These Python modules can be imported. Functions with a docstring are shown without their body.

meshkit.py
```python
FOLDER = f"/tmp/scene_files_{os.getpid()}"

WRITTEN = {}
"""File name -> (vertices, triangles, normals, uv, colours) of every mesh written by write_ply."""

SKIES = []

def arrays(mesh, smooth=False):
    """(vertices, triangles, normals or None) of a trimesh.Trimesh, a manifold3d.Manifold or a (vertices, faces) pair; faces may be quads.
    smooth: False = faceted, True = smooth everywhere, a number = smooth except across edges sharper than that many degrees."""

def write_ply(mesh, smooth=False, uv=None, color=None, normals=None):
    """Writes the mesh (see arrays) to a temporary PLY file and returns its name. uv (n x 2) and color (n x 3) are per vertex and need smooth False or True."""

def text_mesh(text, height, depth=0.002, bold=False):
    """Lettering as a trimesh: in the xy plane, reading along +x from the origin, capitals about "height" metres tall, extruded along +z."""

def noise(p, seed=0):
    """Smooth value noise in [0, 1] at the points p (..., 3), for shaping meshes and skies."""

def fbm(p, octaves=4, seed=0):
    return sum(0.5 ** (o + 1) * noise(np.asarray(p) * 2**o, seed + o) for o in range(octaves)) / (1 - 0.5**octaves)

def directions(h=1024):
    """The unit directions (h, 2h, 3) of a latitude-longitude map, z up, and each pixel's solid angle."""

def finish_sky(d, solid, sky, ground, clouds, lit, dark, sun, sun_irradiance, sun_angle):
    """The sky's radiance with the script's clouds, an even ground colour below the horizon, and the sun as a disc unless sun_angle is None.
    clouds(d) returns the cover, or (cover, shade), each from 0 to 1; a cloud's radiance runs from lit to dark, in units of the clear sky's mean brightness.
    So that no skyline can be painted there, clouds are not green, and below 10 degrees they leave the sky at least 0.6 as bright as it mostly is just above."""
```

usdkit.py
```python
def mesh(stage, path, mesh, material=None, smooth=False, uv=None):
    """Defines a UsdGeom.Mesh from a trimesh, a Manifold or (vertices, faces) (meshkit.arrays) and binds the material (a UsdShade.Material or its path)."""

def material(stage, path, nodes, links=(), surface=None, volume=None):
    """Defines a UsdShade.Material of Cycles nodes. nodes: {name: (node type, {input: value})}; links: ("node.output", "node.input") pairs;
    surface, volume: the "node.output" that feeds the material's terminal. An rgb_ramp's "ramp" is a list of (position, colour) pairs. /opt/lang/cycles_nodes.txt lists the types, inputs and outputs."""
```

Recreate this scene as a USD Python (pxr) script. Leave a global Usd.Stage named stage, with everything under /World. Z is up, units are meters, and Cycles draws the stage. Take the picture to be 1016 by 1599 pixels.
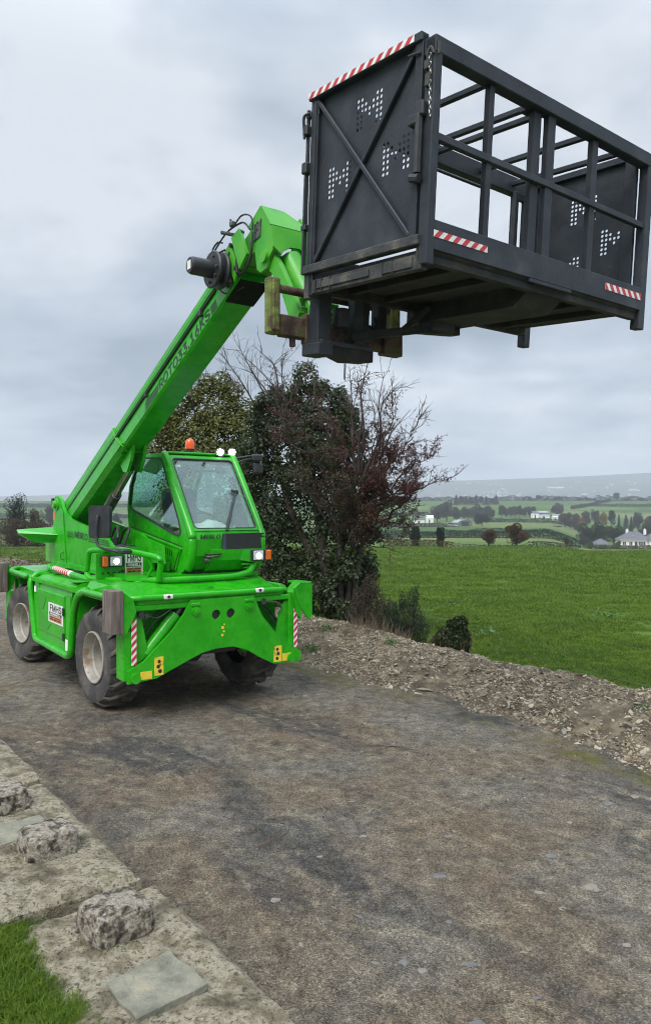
import math, random
import numpy as np, trimesh, manifold3d as m3
from shapely.geometry import Polygon, Point, box as sbox
from shapely import affinity
from shapely.ops import unary_union
from pxr import Usd, UsdGeom, UsdLux, UsdShade, Sdf, Gf, Vt
import usdkit, meshkit

# ---------------------------------------------------------------- camera, sky, sun, exposure
stage = Usd.Stage.CreateInMemory()
UsdGeom.SetStageUpAxis(stage, 'Z'); UsdGeom.SetStageMetersPerUnit(stage, 1.0)
UsdGeom.Xform.Define(stage, '/World'); UsdGeom.Scope.Define(stage, '/World/Looks')
EYE = 2.30; F = 1180.0; YH = 794.0
cam = UsdGeom.Camera.Define(stage, '/World/camera')
cam.AddTranslateOp().Set(Gf.Vec3d(0, 0, EYE)); cam.AddRotateXOp().Set(90 - math.degrees(math.atan(5.5 / F)))
cam.CreateHorizontalApertureAttr(36.0); cam.CreateFocalLengthAttr(36.0 * F / 1016.0)
cam.CreateClippingRangeAttr(Gf.Vec2f(0.05, 60000)); cam.CreateExposureAttr(1.18)

SUN_AZ, SUN_EL = math.radians(205), math.radians(50)      # behind the clouds, behind the camera
sky = UsdLux.DomeLight.Define(stage, '/World/sky')
SKYM = usdkit.material(stage, '/World/Looks/sky_material', {
    'sky': ('sky_texture', {'sky_type': 'single_scattering', 'sun_disc': False, 'sun_elevation': SUN_EL, 'sun_rotation': SUN_AZ, 'aerosol_density': 2.0}),
    'tc': ('texture_coordinate', {}),
    'sep': ('separate_xyz', {}),
    'el': ('math', {'math_type': 'maximum', 'value2': 0.04}),
    'hx': ('math', {'math_type': 'add', 'value2': 0.22}),
    'px': ('math', {'math_type': 'divide'}), 'py': ('math', {'math_type': 'divide'}),
    'pv': ('combine_xyz', {'z': 3.7}),
    'n1': ('noise_texture', {'scale': 1.15, 'detail': 5.0, 'roughness': 0.52, 'distortion': 0.25}),
    'n2': ('noise_texture', {'scale': 3.1, 'detail': 4.0, 'roughness': 0.5}),
    'nm': ('mix_float', {'fac': 0.3}),
    'cr': ('rgb_ramp', {'ramp': [(0.38, (2.15, 2.62, 3.15)), (0.455, (3.35, 3.85, 4.45)), (0.52, (4.35, 4.8, 5.4)), (0.59, (5.8, 6.15, 6.6))]}),
    'up': ('map_range', {'range_type': 'smoothstep', 'from_min': 0.46, 'from_max': 1.0, 'to_min': 0.74, 'to_max': 2.9, 'clamp': True}),
    'sc': ('vector_math', {'math_type': 'scale'}),
    'mx': ('mix_color', {'fac': 0.93, 'use_clamp': False}),
    'bg': ('background_shader', {'strength': 0.078})},
    [('tc.generated', 'sep.vector'), ('sep.z', 'el.value1'), ('el.value', 'hx.value1'), ('sep.x', 'px.value1'), ('hx.value', 'px.value2'),
     ('sep.y', 'py.value1'), ('hx.value', 'py.value2'), ('px.value', 'pv.x'), ('py.value', 'pv.y'), ('pv.vector', 'n1.vector'), ('pv.vector', 'n2.vector'),
     ('n1.fac', 'nm.a'), ('n2.fac', 'nm.b'), ('nm.result', 'cr.fac'), ('sep.z', 'up.value'), ('cr.color', 'sc.vector1'), ('up.result', 'sc.scale'),
     ('sky.color', 'mx.a'), ('sc.vector', 'mx.b'), ('mx.result', 'bg.color')], surface='bg.background')
UsdShade.MaterialBindingAPI.Apply(sky.GetPrim()).Bind(SKYM)
sky.GetPrim().SetCustomDataByKey('kind', 'structure')
sun = UsdLux.DistantLight.Define(stage, '/World/sun')
sun.CreateIntensityAttr(0.40); sun.CreateAngleAttr(35.0); sun.CreateColorAttr(Gf.Vec3f(1.0, 0.97, 0.93)); sun.CreateNormalizeAttr(True)
sun.AddRotateZOp().Set(-math.degrees(SUN_AZ)); sun.AddRotateXOp().Set(-(90 - math.degrees(SUN_EL)))

# ---------------------------------------------------------------- helpers
R = np.random.RandomState
names = {}
def path_for(parent, name):
    k = (parent, name); n = names.get(k, 0); names[k] = n + 1
    return f'{parent}/{name}' + (f'_{n:03d}' if n else '')
def cd(path, **kw):
    p = stage.GetPrimAtPath(path)
    for k, v in kw.items():
        if v: p.SetCustomDataByKey(k, v)
def thing(name, label, cat, group=None, loc=None, rz=0, mat=None):
    p = path_for('/World', name); x = UsdGeom.Xform.Define(stage, p)
    if mat is not None: x.AddTransformOp().Set(Gf.Matrix4d(*np.asarray(mat, float).T.ravel().tolist()))
    else:
        if loc is not None: x.AddTranslateOp().Set(Gf.Vec3d(*map(float, loc)))
        if rz: x.AddRotateZOp().Set(float(math.degrees(rz)))
    cd(p, label=label, category=cat, group=group)
    return p
def group(parent, name, loc=None, label=None):
    p = path_for(parent, name); x = UsdGeom.Xform.Define(stage, p)
    if loc is not None: x.AddTranslateOp().Set(Gf.Vec3d(*map(float, loc)))
    cd(p, label=label); return p
APART = {'hinge_rib', 'end_foot', 'slew_motor', 'tow_hole', 'panel_bolt', 'warning_pictogram', 'reel_bolt', 'end_bolt', 'side_stripe', 'bolt', 'rail_bracket', 'rear_lamp', 'hydraulic_hose', 'lettering_strip', 'carriage_lug', 'bolt_pull', 'mount_shelf', 'wiper', 'grab_handle', 'door_hinge', 'inside_mirror', 'hydraulic_block', 'winch_block', 'paint_drip', 'door_seam', 'side_groove', 'end_beam', 'lifting_eye', 'gas_strut', 'papers_and_bags', 'roof_bar_clip', 'mount_arm', 'boom_end_collar', 'end_plate', 'cylinder_lug', 'mirror_arm', 'mirror_housing', 'latch'}
def part(parent, name, mesh, mat, smooth=False, label=None, kind=None):
    if isinstance(mesh, list) and name in APART and len(mesh) > 1: return [part(parent, name, m, mat, smooth, label, kind) for m in mesh][0]
    p = path_for(parent, name)
    usdkit.mesh(stage, p, tm(mesh), mat, smooth=smooth); cd(p, label=label, kind=kind); return p
def solo(name, mesh, mat, label, cat, grp=None, smooth=False, kind=None):
    p = path_for('/World', name); usdkit.mesh(stage, p, tm(mesh), mat, smooth=smooth)
    cd(p, label=label, category=cat, group=grp, kind=kind); return p
def copy_of(src, name, label, cat, grp, loc, rz=0, sc=1.0):
    p = path_for('/World', name); x = UsdGeom.Xform.Define(stage, p)
    x.GetPrim().GetReferences().AddInternalReference(src); x.GetPrim().SetInstanceable(True)
    x.ClearXformOpOrder()
    x.AddTransformOp(opSuffix='put').Set(Gf.Matrix4d(Gf.Rotation(Gf.Vec3d(0, 0, 1), math.degrees(rz)), Gf.Vec3d(*map(float, loc))) if sc == 1.0 else Gf.Matrix4d().SetScale(sc) * Gf.Matrix4d(Gf.Rotation(Gf.Vec3d(0, 0, 1), math.degrees(rz)), Gf.Vec3d(*map(float, loc))))
    cd(p, label=label, category=cat, group=grp); return p
def tm(m):
    if isinstance(m, (list,)): return cat(m)
    return m
def cat(ms):
    V, Fs, n = [], [], 0
    for m in ms:
        v, f, _ = meshkit.arrays(m); V.append(v); Fs.append(f + n); n += len(v)
    return trimesh.Trimesh(np.vstack(V), np.vstack(Fs), process=False)
def bx(x0, x1, y0, y1, z0, z1, c=0.008):
    """box with chamfered edges"""
    lo, hi = np.array([x0, y0, z0], float), np.array([x1, y1, z1], float)
    lo, hi = np.minimum(lo, hi), np.maximum(lo, hi)
    c = min(c, 0.3 * (hi - lo).min())
    pts = []
    for a in (0, 1):
        for b in (0, 1):
            for d in (0, 1):
                p = np.where([a, b, d], hi, lo); s = np.where([a, b, d], -1, 1) * c
                for k in range(3):
                    q = p + s; q[k] = p[k]; pts.append(q)
    m = trimesh.convex.convex_hull(np.array(pts)); return m
def beam(p, q, w, h, up=(0, 0, 1), c=0.006):
    """rectangular bar from p to q, w across and h along up"""
    p, q = np.array(p, float), np.array(q, float); L = np.linalg.norm(q - p); d = (q - p) / L
    s = np.cross(d, up); s /= np.linalg.norm(s); u = np.cross(s, d)
    m = bx(0, L, -w / 2, w / 2, -h / 2, h / 2, c)
    T = np.eye(4); T[:3, 0], T[:3, 1], T[:3, 2], T[:3, 3] = d, -s, u, p
    m.apply_transform(T); return m
def tube(pts, r, n=8, cap=True):
    pts = np.array(pts, float); k = len(pts); r = np.broadcast_to(np.asarray(r, float), (k,))
    d = np.gradient(pts, axis=0); d /= np.maximum(np.linalg.norm(d, axis=1, keepdims=True), 1e-9)
    ref = np.array([0, 0, 1.0]) if abs(d[:, 2]).mean() < 0.8 else np.array([1.0, 0, 0])
    s = np.cross(d, ref); s /= np.maximum(np.linalg.norm(s, axis=1, keepdims=True), 1e-9); u = np.cross(s, d)
    a = np.linspace(0, 2 * np.pi, n, endpoint=False)
    ring = pts[:, None] + r[:, None, None] * (np.cos(a)[None, :, None] * s[:, None] + np.sin(a)[None, :, None] * u[:, None])
    V = ring.reshape(-1, 3); i = np.arange(k - 1)[:, None] * n; j = np.arange(n)[None]; j2 = (j + 1) % n
    A, B, C, D = (i + j).ravel(), (i + j2).ravel(), (i + n + j2).ravel(), (i + n + j).ravel()
    Fc = np.vstack([np.stack([A, B, C], 1), np.stack([A, C, D], 1)])
    if cap:
        V = np.vstack([V, pts[0], pts[-1]]); c0, c1 = k * n, k * n + 1; j = np.arange(n)
        Fc = np.vstack([Fc, np.stack([np.full(n, c0), (j + 1) % n, j], 1), np.stack([np.full(n, c1), (k - 1) * n + j, (k - 1) * n + (j + 1) % n], 1)])
    return trimesh.Trimesh(V, Fc, process=False)
def smooth_path(pts, n=6):
    """Catmull-Rom through pts"""
    P = np.array(pts, float); P = np.vstack([2 * P[0] - P[1], P, 2 * P[-1] - P[-2]]); out = []
    for i in range(1, len(P) - 2):
        t = np.linspace(0, 1, n, endpoint=False)[:, None]
        a, b, c, d = P[i - 1], P[i], P[i + 1], P[i + 2]
        out.append(0.5 * (2 * b + (c - a) * t + (2 * a - 5 * b + 4 * c - d) * t ** 2 + (3 * b - a - 3 * c + d) * t ** 3))
    return np.vstack(out + [P[-2][None]])
def round_path(pts, r=0.08, n=5):
    """polyline with rounded corners"""
    P = np.array(pts, float); out = [P[0]]
    for i in range(1, len(P) - 1):
        a, b = P[i - 1] - P[i], P[i + 1] - P[i]; la, lb = np.linalg.norm(a), np.linalg.norm(b); k = min(r, la * .45, lb * .45)
        A, B = P[i] + a / la * k, P[i] + b / lb * k
        for t in np.linspace(0, 1, n): out.append((1 - t) ** 2 * A + 2 * t * (1 - t) * P[i] + t * t * B)
    out.append(P[-1]); return np.array(out)
def cyl(p, q, r, n=16, r2=None):
    return tube([p, q], [r, r if r2 is None else r2], n)
def lathe(prof, p, axis, n=28):
    """prof: (radius, along) pairs turned about the axis through p"""
    prof = np.array(prof, float); axis = np.array(axis, float) / np.linalg.norm(axis)
    ref = np.array([0, 0, 1.0]) if abs(axis[2]) < .8 else np.array([1.0, 0, 0])
    s = np.cross(axis, ref); s /= np.linalg.norm(s); u = np.cross(s, axis)
    a = np.linspace(0, 2 * np.pi, n, endpoint=False); k = len(prof)
    V = (np.array(p) + prof[:, 1][:, None, None] * axis + prof[:, 0][:, None, None] * (np.cos(a)[None, :, None] * s + np.sin(a)[None, :, None] * u)).reshape(-1, 3)
    i = np.arange(k - 1)[:, None] * n; j = np.arange(n)[None]; j2 = (j + 1) % n
    A, B, C, D = (i + j).ravel(), (i + j2).ravel(), (i + n + j2).ravel(), (i + n + j).ravel()
    return trimesh.Trimesh(V, np.vstack([np.stack([A, B, C], 1), np.stack([A, C, D], 1)]), process=False)
def slab(poly, o, ex, ey, t, t0=0.0):
    """shapely polygon (or points) in the frame o, ex, ey, extruded t along ex x ey"""
    if not hasattr(poly, 'exterior') and not hasattr(poly, 'geoms'): poly = Polygon(poly)
    ms = [trimesh.creation.extrude_polygon(g, abs(t), engine='earcut') for g in getattr(poly, 'geoms', [poly])]
    m = trimesh.util.concatenate(ms)
    if t < 0: m.apply_translation([0, 0, t])
    m.apply_translation([0, 0, t0])
    ex, ey = np.array(ex, float), np.array(ey, float); ex /= np.linalg.norm(ex); ey = ey - ex * (ex @ ey); ey /= np.linalg.norm(ey)
    T = np.eye(4); T[:3, 0], T[:3, 1], T[:3, 2], T[:3, 3] = ex, ey, np.cross(ex, ey), o
    m.apply_transform(T); return m
def xz(poly, y0, y1):
    """side profile (x, z) between y0 and y1"""
    return slab(poly, (0, max(y0, y1), 0), (1, 0, 0), (0, 0, 1), abs(y1 - y0))
def yz(poly, x0, x1):
    """front profile (y, z) between x0 and x1"""
    return slab(poly, (min(x0, x1), 0, 0), (0, 1, 0), (0, 0, 1), abs(x1 - x0))
def rrect(x0, y0, x1, y1, r):
    return sbox(min(x0, x1) + r, min(y0, y1) + r, max(x0, x1) - r, max(y0, y1) - r).buffer(r, 4)
def text(s, h, o, ex, ey, depth=0.002, bold=False, width=None, slant=0.0):
    m = meshkit.text_mesh(s, h, depth, bold); v = np.array(m.vertices)
    if width: v[:, 0] *= width / (v[:, 0].max() - v[:, 0].min())
    v[:, 0] += slant * v[:, 1]; ex, ey = np.array(ex, float), np.array(ey, float); ex /= np.linalg.norm(ex); ey /= np.linalg.norm(ey)
    return trimesh.Trimesh(np.array(o) + v[:, :1] * ex + v[:, 1:2] * ey + v[:, 2:] * np.cross(ex, ey), m.faces, process=False)
def smoothstep(a, b, x):
    t = np.clip((x - a) / (b - a), 0, 1); return t * t * (3 - 2 * t)
def leaves(c, size, rng, aspect=0.7, up=0.0, nrm=None, fold=0.25):
    """one small folded leaf (4 vertices, 2 triangles) at every point of c"""
    n = len(c); size = np.broadcast_to(np.asarray(size, float), (n,))
    N = rng.normal(size=(n, 3)); N[:, 2] += up
    if nrm is not None: N = N * 0.6 + nrm * 1.2
    N /= np.linalg.norm(N, axis=1, keepdims=True)
    A = np.cross(N, rng.normal(size=(n, 3))); A /= np.linalg.norm(A, axis=1, keepdims=True); B = np.cross(N, A)
    s = size[:, None]
    V = np.stack([c - A * s * .5, c + B * s * aspect * .5 + N * s * fold * .4, c + A * s * .5, c - B * s * aspect * .5 + N * s * fold * .4], 1).reshape(-1, 3)
    i = np.arange(n)[:, None] * 4
    return trimesh.Trimesh(V, np.vstack([i + [0, 1, 2], i + [0, 2, 3]]), process=False)
def rock(rng, size, flat=0.6, sub=1):
    m = trimesh.creation.icosphere(subdivisions=sub); v = np.array(m.vertices)
    for _ in range(6):                                   # cut facets
        d = rng.normal(size=3); d /= np.linalg.norm(d); k = rng.uniform(.5, .85); h = v @ d; v = v - np.where(h > k, h - k, 0)[:, None] * d
    v = v * (1 + .12 * (meshkit.noise(v * 2.3 + rng.uniform(0, 50, 3)) - .5)[:, None]) * np.array([1, rng.uniform(.6, .95), flat]) * size
    a = rng.uniform(0, 6.28); c, s = np.cos(a), np.sin(a)
    return trimesh.Trimesh(v @ np.array([[c, -s, 0], [s, c, 0], [0, 0, 1]]).T, m.faces, process=False)
def shard(rng, size, flat=.35, n=11):
    v = rng.normal(size=(n, 3)); v /= np.linalg.norm(v, axis=1, keepdims=True); v *= rng.uniform(.75, 1.1, (n, 1)) * np.array([1, rng.uniform(.5, .95), flat]) * size
    m = trimesh.convex.convex_hull(v); return trimesh.Trimesh(m.vertices, m.faces, process=False)
def scatter(parent_path, protos, pos, idx, quat_yaw, scale, tilt=None, kind='stuff'):
    """PointInstancer of small prototypes [(mesh, material)]"""
    pi = UsdGeom.PointInstancer.Define(stage, parent_path); targets = []
    for k, (m, mat) in enumerate(protos):
        q = f'{parent_path}/piece_{k:03d}' if k else f'{parent_path}/piece'
        usdkit.mesh(stage, q, m, mat); targets.append(q)
    pi.CreatePrototypesRel().SetTargets(targets)
    pi.CreatePositionsAttr(Vt.Vec3fArray.FromNumpy(np.asarray(pos, np.float32)))
    pi.CreateProtoIndicesAttr(Vt.IntArray.FromNumpy(np.asarray(idx, np.int32)))
    n = len(pos); a = np.asarray(quat_yaw) / 2; q = np.zeros((n, 4)); q[:, 0] = np.cos(a); q[:, 3] = np.sin(a)
    if tilt is not None:
        b = np.asarray(tilt)  # (n,2) small tilts about x, y
        cx, sx, cy, sy = np.cos(b[:, 0] / 2), np.sin(b[:, 0] / 2), np.cos(b[:, 1] / 2), np.sin(b[:, 1] / 2)
        t = np.stack([cx * cy, sx * cy, cx * sy, -sx * sy], 1)
        w1, x1, y1, z1 = t.T; w2, x2, y2, z2 = q.T
        q = np.stack([w1 * w2 - x1 * x2 - y1 * y2 - z1 * z2, w1 * x2 + x1 * w2 + y1 * z2 - z1 * y2, w1 * y2 - x1 * z2 + y1 * w2 + z1 * x2, w1 * z2 + x1 * y2 - y1 * x2 + z1 * w2], 1)
    pi.CreateOrientationsAttr(Vt.QuathArray([Gf.Quath(float(w), float(x), float(y), float(z)) for w, x, y, z in q]))
    sc = np.asarray(scale, float); sc = np.repeat(sc[:, None], 3, 1) if sc.ndim == 1 else sc
    pi.CreateScalesAttr(Vt.Vec3fArray.FromNumpy(sc.astype(np.float32)))
    return parent_path

# ---------------------------------------------------------------- materials
MATS = {}
def mat(name, stops, scale=6.0, detail=4.0, rough=0.6, bump=0.0, bscale=None, metallic=0.0, coat=0.0, island=0.0, translucent=0.0, rough_var=0.0, dist=0.02, spec=0.5, space='object', stretch=None, speck=None):
    """procedural principled material: ramp of colours over noise (and per-piece random), bump from a finer noise"""
    n = {'tc': ('texture_coordinate', {}) if space == 'object' else ('geometry', {}), 'g': ('geometry', {}), 'mp': ('mapping', {'scale': stretch or (1, 1, 1)}),
         'n': ('noise_texture', {'scale': scale, 'detail': detail, 'roughness': 0.6}),
         'f': ('mix_float', {'fac': island}), 'r': ('rgb_ramp', {'ramp': stops}),
         'p': ('principled_bsdf', {'roughness': rough, 'metallic': metallic, 'coat_weight': coat, 'coat_roughness': 0.12, 'specular_ior_level': spec})}
    l = [('tc.object' if space == 'object' else 'tc.position', 'mp.vector'), ('mp.vector', 'n.vector'), ('n.fac', 'f.a'), ('g.random_per_island', 'f.b'), ('f.result', 'r.fac'), ('r.color', 'p.base_color')]
    if bump:
        n['n2'] = ('noise_texture', {'scale': bscale or scale * 6, 'detail': 4.0, 'roughness': 0.65}); n['b'] = ('bump', {'strength': bump, 'distance': dist})
        l += [('mp.vector', 'n2.vector'), ('n2.fac', 'b.height'), ('b.normal', 'p.normal')]
    if rough_var:
        n['rv'] = ('map_range', {'from_min': .3, 'from_max': .7, 'to_min': rough - rough_var, 'to_max': rough + rough_var, 'clamp': True}); l += [('n.fac', 'rv.value'), ('rv.result', 'p.roughness')]
    if speck:                                                        # (colour, scale, from, to, strength): pits and flecks of another colour
        n['ns'] = ('noise_texture', {'scale': speck[1], 'detail': 5.0, 'roughness': .7}); n['sm'] = ('map_range', {'from_min': speck[2], 'from_max': speck[3], 'to_max': speck[4], 'clamp': True}); n['sx'] = ('mix_color', {'b': speck[0]})
        l = [x for x in l if x[1] != 'p.base_color'] + [('mp.vector', 'ns.vector'), ('ns.fac', 'sm.value'), ('r.color', 'sx.a'), ('sm.result', 'sx.fac'), ('sx.result', 'p.base_color')]
    surf = 'p.BSDF'
    if translucent:
        n['t'] = ('translucent_bsdf', {}); n['m'] = ('mix_closure', {'fac': translucent}); l += [('r.color', 't.color'), ('p.BSDF', 'm.closure1'), ('t.BSDF', 'm.closure2')]; surf = 'm.closure'
    MATS[name] = usdkit.material(stage, f'/World/Looks/{name}', n, l, surface=surf); return MATS[name]
# ---------------------------------------------------------------- ground: heights
T_DIR = np.array([-0.6, 0.8]); Q_DIR = np.array([0.8, 0.6])          # along the track (away from the camera) and across it
def sq(X, Y): return X * T_DIR[0] + Y * T_DIR[1], X * Q_DIR[0] + Y * Q_DIR[1]
def xy(s, q): return s * T_DIR[0] + q * Q_DIR[0], s * T_DIR[1] + q * Q_DIR[1]
_A = np.array([(90, 855), (110, 852.5), (150, 849), (220, 842), (300, 834), (400, 826), (520, 818), (650, 809), (800, 796.5), (950, 785.5), (1050, 781.5)], float)
_B = np.array([(90, 861), (150, 860.2), (230, 859), (270, 858), (310, 855), (400, 846), (520, 831), (650, 815), (800, 798), (950, 785.5), (1050, 781.5)], float)
_S = np.array([(-2500, 770), (-200, 776), (0, 775), (100, 772), (560, 755), (640, 752), (760, 750), (840, 747), (930, 742), (1016, 738), (1250, 732), (4000, 740)], float)
def ground(X, Y):
    X, Y = np.broadcast_arrays(np.asarray(X, float), np.asarray(Y, float))
    D = np.hypot(X, Y) * np.sign(Y + 1e-9); D = np.where(Y > 0, np.maximum(Y, 0.55 * np.hypot(X, Y)), -np.hypot(X, Y))
    a = 508 + F * X / np.maximum(D, 1)
    w = smoothstep(850, 925, a)
    y = (1 - w) * np.interp(D, _A[:, 0], _A[:, 1]) + w * np.interp(D, _B[:, 0], _B[:, 1])
    mid = EYE - (y - YH) / F * D
    edge = (1 - w) * _A[0, 1] + w * _B[0, 1]; ze = EYE - (edge - YH) / F * 90
    near = ze * np.clip((D - 9) / 81, -0.05, 1)
    top = EYE + (YH - np.interp(a, _S[:, 0], _S[:, 1])) / F * 4300
    far = np.interp(D, [1050, 1300, 1750, 2300, 2900, 4300, 5200, 7000], [13.4, -12, -45, -40, 0, 1, .92, .6])
    hill = np.where(D > 2300, np.interp(D, [2300, 4300, 5200, 9000], [0, 1, .95, .4]) ** 1.15 * (top + 40) - 40, far)
    rough = (meshkit.fbm(np.stack([X / 520, Y / 520, 0 * X], -1), 4, 3) - .5) * 46 * smoothstep(1500, 3000, D) * (1 - smoothstep(3500, 4300, D) * .72)
    z = np.where(D < 90, near, np.where(D < 1050, mid, hill + rough))
    z = z + (meshkit.fbm(np.stack([X / 14, Y / 14, 0 * X], -1), 3, 8) - .5) * .22 * smoothstep(11, 25, D) * (1 - smoothstep(80, 100, D))
    return np.where(Y < 0, np.clip(-D * 0.004, 0, 30) * 0 - 0.0, z)
def ground_at(px, D): X = (px - 508) / F * D; return np.array([X, D, float(ground(X, D))])
def grid_mesh(X, Y, Z):
    n, m = X.shape; i = np.arange(n - 1)[:, None] * m; j = np.arange(m - 1)[None]
    A = (i + j).ravel(); V = np.stack([X, Y, Z], -1).reshape(-1, 3)
    Fc = np.vstack([np.stack([A, A + 1, A + m + 1], 1), np.stack([A, A + m + 1, A + m], 1)])
    m_ = trimesh.Trimesh(V, Fc, process=False)
    if m_.face_normals[:, 2].mean() < 0: m_.faces = m_.faces[:, ::-1]
    return m_
def track_h(s, q):
    P = np.stack([s, q, 0 * s], -1)
    rut = -.030 * (np.exp(-((q - 2.55 - .15 * np.sin(s * .35)) / .28) ** 2) + np.exp(-((q - 4.55 - .15 * np.sin(s * .35)) / .30) ** 2))
    return rut + (meshkit.fbm(P * [.35, .8, 1], 3, 1) - .5) * .07 + (meshkit.fbm(P * 3.3, 3, 2) - .5) * .030 + (meshkit.noise(P * 14, 5) - .5) * .010 + (meshkit.noise(P * 30, 6) - .5) * .005
def edge_q(s): return 6.36 + (meshkit.noise(np.stack([s * .45, 0 * s, 0 * s], -1), 4) - .5) * .5 + (meshkit.noise(np.stack([s * 1.7, 0 * s, 0 * s], -1), 9) - .5) * .22
def bank_h(s, q):
    P = np.stack([s, q, 0 * s], -1); e = edge_q(s)
    crest = .34 + (meshkit.noise(np.stack([s * .5, 0 * s, 0 * s], -1), 14) - .5) * .13
    u = (q - e) / 1.0
    prof = smoothstep(-.05, 1.0, u) ** .8 * crest * (1 - smoothstep(7.75, 8.75, q)) 
    bump = (meshkit.fbm(P * 1.7, 3, 11) - .5) * .22 + (meshkit.fbm(P * 5, 3, 12) - .5) * .11 + (meshkit.noise(P * 22, 13) - .5) * .018
    return prof + bump * smoothstep(-.1, .5, u) * (1 - .6 * smoothstep(7.9, 8.7, q)) - .012

def mound_w(X, Y):                                                   # near sheet dips below track and bank
    s, q = sq(X, Y); return smoothstep(8.9, 8.2, q) * smoothstep(0.6, 1.3, q)

# farmland and field: one sheet out to the far hills
g1 = np.concatenate([-np.geomspace(7000, 14, 62), np.linspace(-13, 26, 79), np.geomspace(27, 7000, 60)])
ys = np.concatenate([-np.geomspace(400, 7, 10), np.linspace(-5, 36, 83), np.geomspace(36.8, 88, 44), np.geomspace(91, 1100, 84), np.geomspace(1140, 8200, 96)])
def sheet(xs, ys):
    U, Yg = np.meshgrid(xs, ys)
    Xg = np.where(Yg > 36, U / 26 * np.where(abs(U) <= 26, Yg / 36 * 26, 26) * 1.0, U) if False else U
    return Xg, Yg
fan = np.linspace(-1.0, 1.0, 190)
fx = np.sign(fan) * abs(fan) ** 1.15
rowsX, rowsY = [], []
for yv in ys:
    half = 30 + 1.35 * max(yv, 0) + (6 if yv < 0 else 0)
    rowsX.append(fx * half); rowsY.append(np.full_like(fx, yv))
GX, GY = np.array(rowsX), np.array(rowsY)
GZ = ground(GX, GY) - .16 * mound_w(GX, GY) - .05
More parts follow.
